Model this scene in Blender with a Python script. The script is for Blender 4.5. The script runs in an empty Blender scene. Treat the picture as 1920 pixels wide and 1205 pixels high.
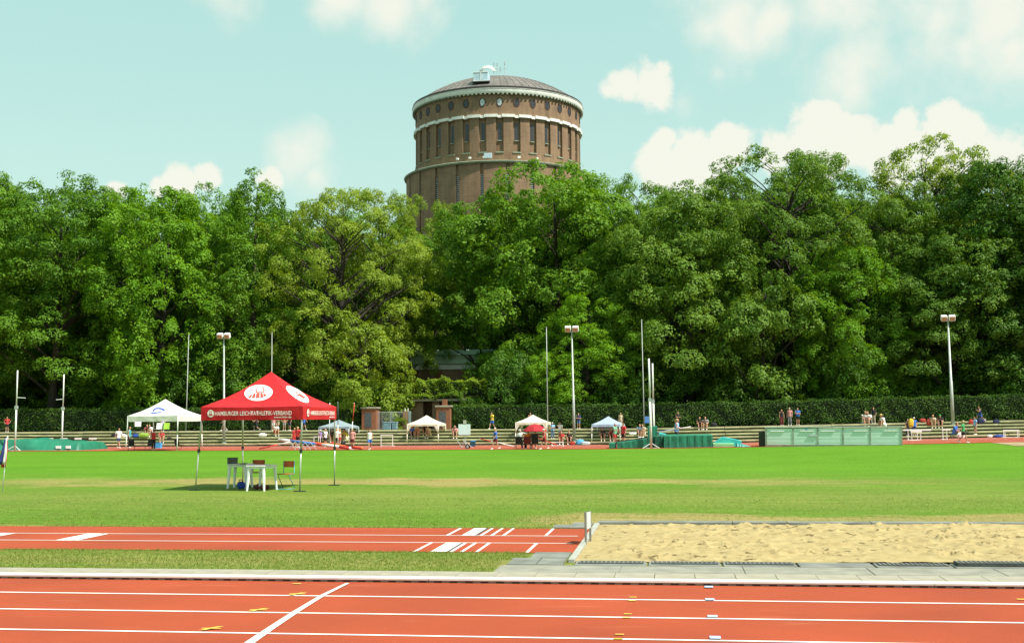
import bpy, bmesh, math, random
import numpy as np
from mathutils import Vector, Matrix

# ------------------------------------------------------------------ camera, sky, sun, exposure
random.seed(7)
SC = bpy.context.scene
COL = SC.collection
FPX, CAM_H = 2300.0, 2.0                      # focal length in photo pixels, eye height
PITCH, YAW, ROLL = math.radians(4.53), math.radians(7.38), math.radians(-0.40)
SUN_EL, SUN_SIDE = math.radians(55), math.radians(30)   # elevation; swing from square-right towards the camera
SUN_STRENGTH, SKY_STRENGTH, EXPOSURE = 4.3, 0.1, 0.82

def cam_basis():
    right = Vector((math.cos(YAW), math.sin(YAW), 0)); fw = Vector((-math.sin(YAW), math.cos(YAW), 0)); up = Vector((0, 0, 1))
    f2 = fw * math.cos(PITCH) + up * math.sin(PITCH); u2 = up * math.cos(PITCH) - fw * math.sin(PITCH)
    return right * math.cos(ROLL) + u2 * math.sin(ROLL), u2 * math.cos(ROLL) - right * math.sin(ROLL), f2
CR, CU, CF = cam_basis()
CAM = Vector((0, 0, CAM_H))
cam = bpy.data.cameras.new('camera'); cam_o = bpy.data.objects.new('camera', cam); COL.objects.link(cam_o)
cam.sensor_width = 36; cam.lens = FPX / 1920 * 36; cam.clip_start = 0.1; cam.clip_end = 3000
cam_o.matrix_world = Matrix(((CR.x, CU.x, -CF.x, 0), (CR.y, CU.y, -CF.y, 0), (CR.z, CU.z, -CF.z, CAM_H), (0, 0, 0, 1)))
SC.camera = cam_o

def ray(x, y):
    return (CF + CR * ((x - 960) / FPX) + CU * ((602.5 - y) / FPX)).normalized()

# direction towards the sun (from the right, a little from behind the camera)
_a = YAW - SUN_SIDE
SUN_DIR = Vector((math.cos(_a) * math.cos(SUN_EL), math.sin(_a) * math.cos(SUN_EL), math.sin(SUN_EL)))
sun = bpy.data.lights.new('sun', 'SUN'); sun.energy = SUN_STRENGTH; sun.angle = math.radians(0.53); sun.color = (1.0, 0.95, 0.86)
sun_o = bpy.data.objects.new('sun', sun); COL.objects.link(sun_o)
sun_o.rotation_euler = SUN_DIR.to_track_quat('Z', 'Y').to_euler(); sun_o.location = (30, -20, 60)

world = bpy.data.worlds.new('World'); SC.world = world; world.use_nodes = True
WN, WL = world.node_tree.nodes, world.node_tree.links
for n in list(WN): WN.remove(n)
def wnode(t, **kw):
    n = WN.new(t)
    for k, v in kw.items(): setattr(n, k, v)
    return n
def wmath(op, a, b=None, clamp=False):
    n = wnode('ShaderNodeMath', operation=op, use_clamp=clamp)
    for i, v in enumerate((a, b)):
        if v is None: continue
        if isinstance(v, (int, float)): n.inputs[i].default_value = v
        else: WL.new(v, n.inputs[i])
    return n.outputs[0]
wo = wnode('ShaderNodeOutputWorld'); wb = wnode('ShaderNodeBackground'); wb.inputs['Strength'].default_value = SKY_STRENGTH
WL.new(wb.outputs[0], wo.inputs[0])
sky = wnode('ShaderNodeTexSky', sky_type='NISHITA'); sky.sun_disc = False
sky.sun_elevation = SUN_EL; sky.sun_rotation = math.atan2(SUN_DIR.x, SUN_DIR.y)
sky.altitude = 0; sky.air_density = 1.0; sky.dust_density = 2.2; sky.ozone_density = 1.0
# summer haze: the blue is veiled by a pale mint white over the whole sky
veil = wnode('ShaderNodeMix', data_type='RGBA'); veil.inputs[0].default_value = 0.80
WL.new(sky.outputs[0], veil.inputs[6])
tc = wnode('ShaderNodeTexCoord')
wsep = wnode('ShaderNodeSeparateXYZ'); WL.new(tc.outputs['Generated'], wsep.inputs[0])
hzn = wnode('ShaderNodeMapRange', interpolation_type='SMOOTHSTEP'); WL.new(wsep.outputs[2], hzn.inputs[0]); hzn.inputs[1].default_value = 0.02; hzn.inputs[2].default_value = 0.36; hzn.inputs[3].default_value = 1; hzn.inputs[4].default_value = 0
hcol = wnode('ShaderNodeMix', data_type='RGBA'); WL.new(hzn.outputs[0], hcol.inputs[0]); hcol.inputs[6].default_value = (2.95, 4.85, 4.25, 1); hcol.inputs[7].default_value = (4.05, 5.45, 4.55, 1)
WL.new(hcol.outputs[2], veil.inputs[7])
nz = wnode('ShaderNodeTexNoise'); nz.inputs['Scale'].default_value = 16; nz.inputs['Detail'].default_value = 7; nz.inputs['Roughness'].default_value = 0.55
nzb = wnode('ShaderNodeTexNoise'); nzb.inputs['Scale'].default_value = 5; nzb.inputs['Detail'].default_value = 3
for n in (nz, nzb): WL.new(tc.outputs['Generated'], n.inputs['Vector'])
# cumulus clouds: (photo x, y, radius in degrees, weight); further ones continue round the rest of the sky
clouds = [(1225, 165, 1.5, .85), (1180, 162, 1.2, .75), (1135, 172, .9, .55), (1245, 132, .8, .7),
          (1305, 310, 1.9, 1.1), (1365, 275, 1.3, 1.1), (1245, 262, .8, 1.0), (1240, 320, 1.5, 1.0), (1300, 265, .7, .8),
          (1540, 225, 1.1, 1.0), (1540, 275, 1.9, 1.1), (1460, 290, 1.3, .9), (1610, 270, 1.5, 1.0), (1680, 290, 1.7, 1.1), (1700, 225, .8, .95), (1770, 220, 1.0, 1.0), (1780, 285, 2.2, 1.1), (1870, 300, 1.8, 1.0), (1440, 268, .6, .7),
          (340, 345, 1.1, 1.1), (385, 332, .9, 1.0), (300, 350, .7, .8), (215, 358, .6, .9), (505, 335, 1.0, .8)]
wisps = [(1370, 30, 2.6, 1.0), (1330, 55, 1.6, .9), (1440, 45, 2.0, .9), (1560, 30, 3.2, .75), (1580, 120, 2.2, .8), (1600, 170, 1.2, .7), (1650, 90, 2.4, .75), (1760, 40, 3.4, .9), (1860, 30, 3.2, 1.0), (1900, 90, 2.0, .85), (1810, 85, 1.8, .85),
         (640, -5, 1.6, .9), (740, 8, 2.0, .95), (800, -5, 1.6, .85), (420, -8, 1.6, .85), (560, 300, 1.5, .8), (590, 330, 1.2, .75), (1345, 135, .7, .6), (1280, 190, 1.0, .55)]
rs = random.Random(3)
def more(n_, r0, r1):
    out = []
    for k in range(n_):
        az = YAW + math.pi / 2 + rs.uniform(0.6, 2 * math.pi - 0.6); el = math.radians(rs.choice([6, 10, 14, 20, 30, 45, 60]) + rs.uniform(-3, 3))
        out.append((Vector((math.cos(az) * math.cos(el), math.sin(az) * math.cos(el), math.sin(el))), math.radians(rs.uniform(r0, r1)), rs.uniform(.7, 1)))
    return out
def field(lst):
    acc = None
    for d, r, w in lst:
        vd = wnode('ShaderNodeVectorMath', operation='DISTANCE'); WL.new(tc.outputs['Generated'], vd.inputs[0]); vd.inputs[1].default_value = d
        mr = wnode('ShaderNodeMapRange'); WL.new(vd.outputs['Value'], mr.inputs[0])
        mr.inputs[1].default_value = 0; mr.inputs[2].default_value = r * 1.5; mr.inputs[3].default_value = w; mr.inputs[4].default_value = 0
        acc = mr.outputs[0] if acc is None else wmath('MAXIMUM', acc, mr.outputs[0])
    return acc
def layer(lst, n1, a1, n2, a2, lo, hi, top):
    acc = field(lst)
    fl = wmath('ADD', acc, wmath('ADD', wmath('MULTIPLY', wmath('SUBTRACT', n1, 0.5), a1), wmath('MULTIPLY', wmath('SUBTRACT', n2, 0.5), a2)))
    cm = wnode('ShaderNodeMapRange', interpolation_type='SMOOTHSTEP'); WL.new(fl, cm.inputs[0])
    for i, v in ((1, lo), (2, hi), (3, 0), (4, top)): cm.inputs[i].default_value = v
    return wmath('MULTIPLY', cm.outputs[0], wmath('GREATER_THAN', acc, 0.001))
nz2 = wnode('ShaderNodeTexNoise'); nz2.inputs['Scale'].default_value = 38; nz2.inputs['Detail'].default_value = 8; nz2.inputs['Roughness'].default_value = 0.6; WL.new(tc.outputs['Generated'], nz2.inputs['Vector'])
cum = layer([(ray(x, y), math.radians(r), w) for x, y, r, w in clouds] + more(16, 2, 4), nz2.outputs[0], 0.85, nz.outputs[0], 0.55, 0.36, 0.60, 0.95)
wis = layer([(ray(x, y), math.radians(r), w) for x, y, r, w in wisps] + more(14, 2, 5), nz.outputs[0], 1.5, nzb.outputs[0], 1.1, 0.12, 0.95, 0.92)
cmix = wnode('ShaderNodeMix', data_type='RGBA'); WL.new(wmath('MAXIMUM', cum, wis), cmix.inputs[0])
WL.new(veil.outputs[2], cmix.inputs[6]); cmix.inputs[7].default_value = (5.30, 5.32, 4.68, 1)
WL.new(cmix.outputs[2], wb.inputs[0])

vs = SC.view_settings; vs.view_transform = 'Standard'; vs.look = 'None'; vs.gamma = 1; vs.exposure = EXPOSURE; vs.use_curve_mapping = False
SC.cycles.max_bounces = 6; SC.cycles.diffuse_bounces = 3; SC.cycles.glossy_bounces = 2; SC.cycles.transmission_bounces = 4; SC.cycles.transparent_max_bounces = 6
SC.cycles.caustics_reflective = False; SC.cycles.caustics_refractive = False

# ------------------------------------------------------------------ placing helpers
def sst(a, b, v):
    t = min(1, max(0, (v - a) / (b - a))); return t * t * (3 - 2 * t)
def gz(X, Y):
    """the far side of the ground rises a touch towards the right"""
    return 0.40 * min(1.15, max(0, (X + 3) / 26)) ** 1.15 * sst(52, 86, Y)
def proj(p):
    d = Vector(p) - CAM; w = d.dot(CF)
    return 960 + FPX * d.dot(CR) / w, 602.5 - FPX * d.dot(CU) / w
def G(x, y, z=0.0):
    """photo pixel -> point on the ground (plus z)"""
    d = ray(x, y); h = z
    for _ in range(12):
        t = (h - CAM_H) / d.z; p = CAM + d * t; h = gz(p.x, p.y) + z
    return Vector((p.x, p.y, h))
def A(x, Y, z=0.0, rise=True):
    """photo column x at world depth Y and height z above the ground there"""
    X = 0.0; zz = z
    for _ in range(25):
        zz = z + (gz(X, Y) if rise else 0)
        q = proj((X, Y, zz))[0]; X += (x - q) * Y / FPX
    return Vector((X, Y, zz))
def ZAT(x, y, Y):
    """height of the photo pixel at world depth Y, and its X"""
    d = ray(x, y); t = Y / d.y
    return CAM_H + d.z * t, d.x * t

# ------------------------------------------------------------------ mesh builder
class MB:
    def __init__(s): s.v, s.f, s.m, s.cur = [], [], [], 0
    def add(s, vs, fs):
        o = len(s.v); s.v += [tuple(v) for v in vs]; s.f += [tuple(i + o for i in f) for f in fs]; s.m += [s.cur] * len(fs); return s
    def box(s, c, d, rz=0, M=None, ch=0.0):
        x, y, z = d[0] / 2, d[1] / 2, d[2] / 2
        vs = [Vector((a * x, b * y, e * z)) for e in (-1, 1) for b in (-1, 1) for a in (-1, 1)]
        if rz: R = Matrix.Rotation(rz, 3, 'Z'); vs = [R @ v for v in vs]
        if M is not None: vs = [M @ v for v in vs]
        vs = [v + Vector(c) for v in vs]
        return s.add(vs, [(0, 2, 3, 1), (4, 5, 7, 6), (0, 1, 5, 4), (2, 6, 7, 3), (0, 4, 6, 2), (1, 3, 7, 5)])
    def quad(s, a, b, c, d): return s.add([a, b, c, d], [(0, 1, 2, 3)])
    def tube(s, p, q, r0, r1=None, n=8, caps=True):
        return s.path([p, q], [r0, r0 if r1 is None else r1], n, caps)
    def path(s, pts, rad, n=8, caps=True, flat=None):
        pts = [Vector(p) for p in pts]
        if not hasattr(rad, '__len__'): rad = [rad] * len(pts)
        vs, fs = [], []
        for i, p in enumerate(pts):
            t = (pts[min(i + 1, len(pts) - 1)] - pts[max(i - 1, 0)])
            t = t.normalized() if t.length > 1e-9 else Vector((0, 0, 1))
            ref = Vector((0, 0, 1)) if abs(t.z) < 0.9 else Vector((1, 0, 0))
            a = t.cross(ref).normalized(); b = t.cross(a)
            for k in range(n):
                an = 2 * math.pi * k / n
                vs.append(p + (a * math.cos(an) + b * math.sin(an)) * rad[i])
        for i in range(len(pts) - 1):
            for k in range(n):
                k2 = (k + 1) % n
                fs.append((i * n + k, i * n + k2, (i + 1) * n + k2, (i + 1) * n + k))
        if caps: fs += [tuple(range(n - 1, -1, -1)), tuple((len(pts) - 1) * n + k for k in range(n))]
        return s.add(vs, fs)
    def loft(s, rings, n=10, caps=True):
        """rings: (centre, rx, ry) horizontal ellipses, or with a 4th entry = (axis_x, axis_y) vectors"""
        vs, fs = [], []
        for r in rings:
            c, rx, ry = Vector(r[0]), r[1], r[2]
            ax, ay = (Vector(r[3][0]), Vector(r[3][1])) if len(r) > 3 else (Vector((1, 0, 0)), Vector((0, 1, 0)))
            for k in range(n):
                an = 2 * math.pi * k / n; vs.append(c + ax * math.cos(an) * rx + ay * math.sin(an) * ry)
        for i in range(len(rings) - 1):
            for k in range(n):
                k2 = (k + 1) % n; fs.append((i * n + k, i * n + k2, (i + 1) * n + k2, (i + 1) * n + k))
        if caps: fs += [tuple(range(n - 1, -1, -1)), tuple((len(rings) - 1) * n + k for k in range(n))]
        return s.add(vs, fs)
    def ball(s, c, r, n=10, m=6):
        c = Vector(c); r = r if hasattr(r, '__len__') else (r, r, r)
        vs = [c + Vector((0, 0, -r[2]))]; fs = []
        for i in range(1, m):
            ph = -math.pi / 2 + math.pi * i / m
            for k in range(n):
                an = 2 * math.pi * k / n; vs.append(c + Vector((math.cos(an) * math.cos(ph) * r[0], math.sin(an) * math.cos(ph) * r[1], math.sin(ph) * r[2])))
        vs.append(c + Vector((0, 0, r[2]))); T = len(vs) - 1
        for k in range(n): fs.append((0, 1 + (k + 1) % n, 1 + k)); fs.append((T, 1 + (m - 2) * n + k, 1 + (m - 2) * n + (k + 1) % n))
        for i in range(m - 2):
            for k in range(n):
                k2 = (k + 1) % n; fs.append((1 + i * n + k, 1 + i * n + k2, 1 + (i + 1) * n + k2, 1 + (i + 1) * n + k))
        return s.add(vs, fs)
    def lathe(s, prof, c=(0, 0, 0), n=96, a0=0, a1=2 * math.pi):
        full = abs(a1 - a0 - 2 * math.pi) < 1e-6; cols = n if full else n + 1; c = Vector(c); vs, fs = [], []
        for k in range(cols):
            an = a0 + (a1 - a0) * k / n
            for r, z in prof: vs.append(c + Vector((math.cos(an) * r, math.sin(an) * r, z)))
        P = len(prof)
        for k in range(n):
            k2 = (k + 1) % cols
            for i in range(P - 1): fs.append((k * P + i, k2 * P + i, k2 * P + i + 1, k * P + i + 1))
        return s.add(vs, fs)
    def prism(s, poly, t):
        """poly: 3D outline; t: thickness vector"""
        n = len(poly); t = Vector(t); a = [Vector(p) for p in poly]
        return s.add(a + [p + t for p in a], [tuple(range(n - 1, -1, -1)), tuple(range(n, 2 * n))] + [(i, (i + 1) % n, n + (i + 1) % n, n + i) for i in range(n)])
    def mesh(s, name):
        me = bpy.data.meshes.new(name); me.from_pydata(s.v, [], s.f)
        if any(s.m): me.polygons.foreach_set('material_index', s.m)
        me.update(); return me
    def build(s, name, mats, parent=None, smooth=False, loc=None):
        me = s.mesh(name)
        for m in (mats if isinstance(mats, (list, tuple)) else [mats]): me.materials.append(m)
        if smooth: me.polygons.foreach_set('use_smooth', [True] * len(me.polygons))
        o = bpy.data.objects.new(name, me); COL.objects.link(o)
        if loc is not None: o.location = loc
        if parent is not None: o.parent = parent
        return o
def smooth_by_angle(o, deg=40):
    me = o.data; bm = bmesh.new(); bm.from_mesh(me); bm.normal_update()
    for f in bm.faces: f.smooth = True
    for e in bm.edges:
        if len(e.link_faces) == 2 and e.calc_face_angle(0) > math.radians(deg): e.smooth = False
    bm.to_mesh(me); bm.free(); return o
def bevel(o, w, seg=1):
    bm = bmesh.new(); bm.from_mesh(o.data)
    bmesh.ops.bevel(bm, geom=list(bm.edges), offset=w, segments=seg, affect='EDGES', clamp_overlap=True)
    bm.to_mesh(o.data); bm.free(); return o
def fast_mesh(name, V, F):
    """numpy verts (n,3) and faces (m,k)"""
    me = bpy.data.meshes.new(name); m, k = F.shape
    me.vertices.add(len(V)); me.vertices.foreach_set('co', V.astype(np.float32).ravel())
    me.loops.add(m * k); me.loops.foreach_set('vertex_index', F.astype(np.int32).ravel())
    me.polygons.add(m); me.polygons.foreach_set('loop_start', np.arange(0, m * k, k, dtype=np.int32))
    me.polygons.foreach_set('loop_total', np.full(m, k, dtype=np.int32)); me.update(); me.validate(); return me
def empty(name, loc=(0, 0, 0), rz=0):
    o = bpy.data.objects.new(name, None); COL.objects.link(o); o.location = loc; o.rotation_euler = (0, 0, rz); o.empty_display_size = .2; return o
def tag(o, label, cat, group=None):
    o['label'] = label; o['category'] = cat
    if group: o['group'] = group
    return o
def struct(o): o['kind'] = 'structure'; return o
def stuff(o): o['kind'] = 'stuff'; return o
def obj(name, me, parent=None, loc=None, rot=None):
    o = bpy.data.objects.new(name, me); COL.objects.link(o)
    if parent is not None: o.parent = parent
    if loc is not None: o.location = loc
    if rot is not None: o.rotation_euler = rot
    return o
def copy_tree(o, parent=None):
    c = o.copy(); COL.objects.link(c); c.parent = parent
    for ch in list(o.children): copy_tree(ch, c)
    return c

# ------------------------------------------------------------------ materials
def srgb(r, g, b):
    f = lambda c: (c / 255 / 12.92) if c / 255 <= 0.04045 else ((c / 255 + 0.055) / 1.055) ** 2.4
    return (f(r), f(g), f(b))
MATS = {}
def new_mat(name):
    m = bpy.data.materials.new(name); m.use_nodes = True; return m, m.node_tree.nodes, m.node_tree.links, m.node_tree.nodes['Principled BSDF']
def pm(name, col, rough=0.6, var=0.15, scale=6.0, bump=0.0, bscale=40.0, metal=0.0, col2=None, lo=0.35, hi=0.65, spec=0.4, coords='Object', stretch=None, detail=6):
    """painted or plain surface: base colour broken up by noise, with fine relief"""
    if name in MATS: return MATS[name]
    m, N, L, b = new_mat(name); MATS[name] = m
    t = N.new('ShaderNodeTexCoord'); src = t.outputs[coords]
    if stretch:
        mp = N.new('ShaderNodeMapping'); mp.inputs['Scale'].default_value = stretch; L.new(src, mp.inputs[0]); src = mp.outputs[0]
    n = N.new('ShaderNodeTexNoise'); n.inputs['Scale'].default_value = scale; n.inputs['Detail'].default_value = detail; L.new(src, n.inputs[0])
    r = N.new('ShaderNodeValToRGB'); r.color_ramp.elements[0].position = lo; r.color_ramp.elements[1].position = hi
    c2 = col2 if col2 else tuple(c * (1 + var) for c in col); c1 = col if col2 else tuple(c * (1 - var) for c in col)
    r.color_ramp.elements[0].color = (*c1, 1); r.color_ramp.elements[1].color = (*c2, 1)
    L.new(n.outputs[0], r.inputs[0]); L.new(r.outputs[0], b.inputs['Base Color'])
    b.inputs['Roughness'].default_value = rough; b.inputs['Metallic'].default_value = metal; b.inputs['Specular IOR Level'].default_value = spec
    if bump:
        n2 = N.new('ShaderNodeTexNoise'); n2.inputs['Scale'].default_value = bscale; n2.inputs['Detail'].default_value = 5; L.new(src, n2.inputs[0])
        bp = N.new('ShaderNodeBump'); bp.inputs['Strength'].default_value = bump; bp.inputs['Distance'].default_value = 0.02; L.new(n2.outputs[0], bp.inputs['Height']); L.new(bp.outputs[0], b.inputs['Normal'])
    return m
def fabric(name, col, trans=0.25, var=0.10, scale=3.0):
    """tent cloth: diffuse with some light coming through"""
    if name in MATS: return MATS[name]
    m, N, L, b = new_mat(name); MATS[name] = m
    t = N.new('ShaderNodeTexCoord'); n = N.new('ShaderNodeTexNoise'); n.inputs['Scale'].default_value = scale; n.inputs['Detail'].default_value = 4; L.new(t.outputs['Object'], n.inputs[0])
    r = N.new('ShaderNodeValToRGB'); r.color_ramp.elements[0].color = (*[c * (1 - var) for c in col], 1); r.color_ramp.elements[1].color = (*[min(.92, c * (1 + var)) for c in col], 1)
    L.new(n.outputs[0], r.inputs[0]); L.new(r.outputs[0], b.inputs['Base Color']); b.inputs['Roughness'].default_value = 0.75; b.inputs['Specular IOR Level'].default_value = 0.25
    n2 = N.new('ShaderNodeTexNoise'); n2.inputs['Scale'].default_value = 2.2; n2.inputs['Detail'].default_value = 3; L.new(t.outputs['Object'], n2.inputs[0])
    bp = N.new('ShaderNodeBump'); bp.inputs['Strength'].default_value = 0.35; bp.inputs['Distance'].default_value = 0.12; L.new(n2.outputs[0], bp.inputs['Height']); L.new(bp.outputs[0], b.inputs['Normal'])
    tr = N.new('ShaderNodeBsdfTranslucent'); L.new(r.outputs[0], tr.inputs[0])
    mx = N.new('ShaderNodeMixShader'); mx.inputs[0].default_value = trans; L.new(b.outputs[0], mx.inputs[1]); L.new(tr.outputs[0], mx.inputs[2])
    L.new(mx.outputs[0], N['Material Output'].inputs[0]); return m
def leaf_mat(name, dark, light, trans=0.35, nscale=0.35):
    """leaves: per-leaf value (attribute 'tint') and slow patches shift between two greens; part of the light passes through"""
    if name in MATS: return MATS[name]
    m, N, L, b = new_mat(name); MATS[name] = m
    at = N.new('ShaderNodeAttribute'); at.attribute_name = 'tint'
    oi = N.new('ShaderNodeObjectInfo')
    mu = N.new('ShaderNodeMath'); mu.operation = 'MULTIPLY_ADD'; L.new(oi.outputs['Random'], mu.inputs[0]); mu.inputs[1].default_value = 0.34; mu.inputs[2].default_value = -0.17
    ad = N.new('ShaderNodeMath'); ad.operation = 'ADD'; ad.use_clamp = True; L.new(at.outputs['Fac'], ad.inputs[0]); L.new(mu.outputs[0], ad.inputs[1])
    r = N.new('ShaderNodeValToRGB'); r.color_ramp.elements[0].color = (*dark, 1); r.color_ramp.elements[1].color = (*light, 1)
    L.new(ad.outputs[0], r.inputs[0]); L.new(r.outputs[0], b.inputs['Base Color'])
    b.inputs['Roughness'].default_value = 0.55; b.inputs['Specular IOR Level'].default_value = 0.18
    hs = N.new('ShaderNodeHueSaturation'); hs.inputs['Hue'].default_value = 0.485; hs.inputs['Saturation'].default_value = 1.1; hs.inputs['Value'].default_value = 1.25; L.new(r.outputs[0], hs.inputs['Color'])
    tr = N.new('ShaderNodeBsdfTranslucent'); L.new(hs.outputs[0], tr.inputs[0])
    mx = N.new('ShaderNodeMixShader'); mx.inputs[0].default_value = trans; L.new(b.outputs[0], mx.inputs[1]); L.new(tr.outputs[0], mx.inputs[2])
    L.new(mx.outputs[0], N['Material Output'].inputs[0]); return m

WHITE = pm('white_paint', (.78, .77, .74), .55, .06, 5)
GREYM = pm('grey_metal', (.42, .44, .43), .45, .12, 6, metal=.35)
ALU = pm('aluminium', (.58, .59, .58), .38, .1, 8, metal=.7)
BLACK = pm('black_plastic', (.02, .02, .022), .5, .3, 9)
DARK = pm('dark_grey_metal', (.07, .075, .08), .5, .2, 6)
# ------------------------------------------------------------------ setting: field, tracks, sand pit, terrace
def sheet(name, x0, x1, y0, y1, z, mat, parent=None, dx=2.0, dy=3.0, rise=True):
    nx = max(1, int(round((x1 - x0) / dx))); ny = max(1, int(round((y1 - y0) / dy)))
    xs = np.linspace(x0, x1, nx + 1); ys = np.linspace(y0, y1, ny + 1)
    V = np.array([(x, y, z + (gz(x, y) if rise else 0)) for y in ys for x in xs])
    F = np.array([(j * (nx + 1) + i, j * (nx + 1) + i + 1, (j + 1) * (nx + 1) + i + 1, (j + 1) * (nx + 1) + i) for j in range(ny) for i in range(nx)])
    me = fast_mesh(name, V, F); me.materials.append(mat); return obj(name, me, parent)
def flat_poly(name, pts, z, mat, parent=None):
    """printed marking: a thin sheet 4 mm above the surface below it"""
    m = MB(); m.add([(p[0], p[1], z) for p in pts], [tuple(range(len(pts)))])
    o = m.build(name, mat, parent)
    if o.data.polygons[0].normal.z < 0: o.data.flip_normals()
    return o
def rect(name, x0, x1, y0, y1, z, mat, parent=None): return flat_poly(name, [(x0, y0), (x1, y0), (x1, y1), (x0, y1)], z, mat, parent)

def grass_material():
    m, N, L, b = new_mat('lawn')
    def math_(op, a, b_=None, clamp=False):
        n = N.new('ShaderNodeMath'); n.operation = op; n.use_clamp = clamp
        for i, v in enumerate((a, b_)):
            if v is None: continue
            if isinstance(v, (int, float)): n.inputs[i].default_value = v
            else: L.new(v, n.inputs[i])
        return n.outputs[0]
    t = N.new('ShaderNodeTexCoord'); sp = N.new('ShaderNodeSeparateXYZ'); L.new(t.outputs['Object'], sp.inputs[0]); X, Y = sp.outputs[0], sp.outputs[1]
    def noise(s, d=5, st=None, rough=.5):
        n = N.new('ShaderNodeTexNoise'); n.inputs['Scale'].default_value = s; n.inputs['Detail'].default_value = d; n.inputs['Roughness'].default_value = rough
        if st:
            mp = N.new('ShaderNodeMapping'); mp.inputs['Scale'].default_value = st; L.new(t.outputs['Object'], mp.inputs[0]); L.new(mp.outputs[0], n.inputs[0])
        else: L.new(t.outputs['Object'], n.inputs[0])
        return n.outputs[0]
    def ramp(v, cols):
        r = N.new('ShaderNodeValToRGB'); e = r.color_ramp.elements
        while len(e) < len(cols): e.new(.5)
        for k, (p, c) in enumerate(cols): e[k].position = p; e[k].color = (*c, 1)
        L.new(v, r.inputs[0]); return r.outputs[0]
    def mix(f, a, b_):
        n = N.new('ShaderNodeMix'); n.data_type = 'RGBA'; L.new(f, n.inputs[0]) if not isinstance(f, float) else None
        L.new(a, n.inputs[6]); L.new(b_, n.inputs[7]); return n.outputs[2]
    def band(c, hw, wob=0.0, wn=None):
        y = Y if wn is None else math_('ADD', Y, math_('MULTIPLY', math_('SUBTRACT', wn, .5), wob))
        return math_('SUBTRACT', 1.0, math_('DIVIDE', math_('ABSOLUTE', math_('SUBTRACT', y, c)), hw), True)
    slow = noise(.10, 4); wav = noise(.28, 5, (.8, .8, 1), .6); mid = noise(.7, 5); fine = noise(9, 8, (1, .45, 1), .65); speck = noise(38, 6, (1, .4, 1), .7)
    lush = ramp(fine, [(.25, (.062, .165, .009)), (.5, (.098, .232, .012)), (.78, (.150, .295, .024))])
    dull = ramp(fine, [(.22, (.062, .148, .011)), (.5, (.108, .208, .017)), (.78, (.180, .262, .036))])
    straw = ramp(fine, [(.25, (.19, .19, .045)), (.5, (.285, .245, .080)), (.8, (.38, .31, .13))])
    far = N.new('ShaderNodeMapRange'); L.new(math_('ADD', Y, math_('MULTIPLY', math_('SUBTRACT', slow, .5), 14)), far.inputs[0]); far.inputs[1].default_value = 38; far.inputs[2].default_value = 47
    green = mix(far.outputs[0], dull, lush)
    # worn and dried-out strips across the infield and beside the pit
    b1 = math_('MULTIPLY', band(38.9, 2.9, 9.0, wav), math_('SUBTRACT', 1.0, math_('DIVIDE', math_('ABSOLUTE', math_('ADD', X, 10.0)), 22.0), True))
    b2 = math_('MULTIPLY', band(24.3, 2.0, 4.5, wav), math_('DIVIDE', math_('ADD', X, 3.4), 2.5, True))
    b3 = math_('MULTIPLY', band(22.7, .35, .35, mid), .9)
    b4 = math_('MULTIPLY', band(18.3, .5, .4, mid), .6)
    b5 = math_('MULTIPLY', band(31, 6, 8, slow), .38)
    b6 = math_('MULTIPLY', band(17.1, 1.7, 1, slow), .8)
    d = math_('MAXIMUM', math_('MULTIPLY', b1, 1.9), math_('MAXIMUM', math_('MULTIPLY', b2, 3.4), math_('MAXIMUM', b3, math_('MAXIMUM', b4, math_('MAXIMUM', b5, b6)))))
    d2 = math_('MULTIPLY', d, math_('MULTIPLY', math_('SUBTRACT', math_('ADD', math_('MULTIPLY', mid, .9), math_('MULTIPLY', fine, .9)), .60), 3.2, True), True)
    d3 = math_('MAXIMUM', d2, math_('MULTIPLY', math_('SUBTRACT', noise(1.6, 6, (.5, 1, 1)), .62), 2.5, True))
    c = mix(d3, green, straw)
    strk = ramp(noise(1.3, 7, (.35, 1.5, 1), .7), [(.30, (.80, .84, .75)), (.70, (1.18, 1.14, 1.15))])
    sm_ = N.new('ShaderNodeMix'); sm_.data_type = 'RGBA'; sm_.blend_type = 'MULTIPLY'; sm_.inputs[0].default_value = 1; L.new(c, sm_.inputs[6]); L.new(strk, sm_.inputs[7]); c = sm_.outputs[2]
    big = ramp(noise(.16, 5, (.55, 1.0, 1), .6), [(.30, (.86, .90, .85)), (.70, (1.15, 1.08, 1.2))])
    sb_ = N.new('ShaderNodeMix'); sb_.data_type = 'RGBA'; sb_.blend_type = 'MULTIPLY'; sb_.inputs[0].default_value = 1; L.new(c, sb_.inputs[6]); L.new(big, sb_.inputs[7]); c = sb_.outputs[2]
    # low-angle mown lawn: shade between tufts painted in as tiny dark specks
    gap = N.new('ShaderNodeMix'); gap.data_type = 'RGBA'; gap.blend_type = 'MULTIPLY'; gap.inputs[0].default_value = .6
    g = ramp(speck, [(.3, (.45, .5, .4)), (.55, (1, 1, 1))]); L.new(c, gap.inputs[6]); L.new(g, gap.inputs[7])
    L.new(gap.outputs[2], b.inputs['Base Color']); b.inputs['Roughness'].default_value = .85; b.inputs['Specular IOR Level'].default_value = .1
    bp = N.new('ShaderNodeBump'); bp.inputs['Strength'].default_value = .7; bp.inputs['Distance'].default_value = .05; L.new(speck, bp.inputs['Height']); L.new(bp.outputs[0], b.inputs['Normal'])
    return m
LAWN = grass_material()
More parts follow.
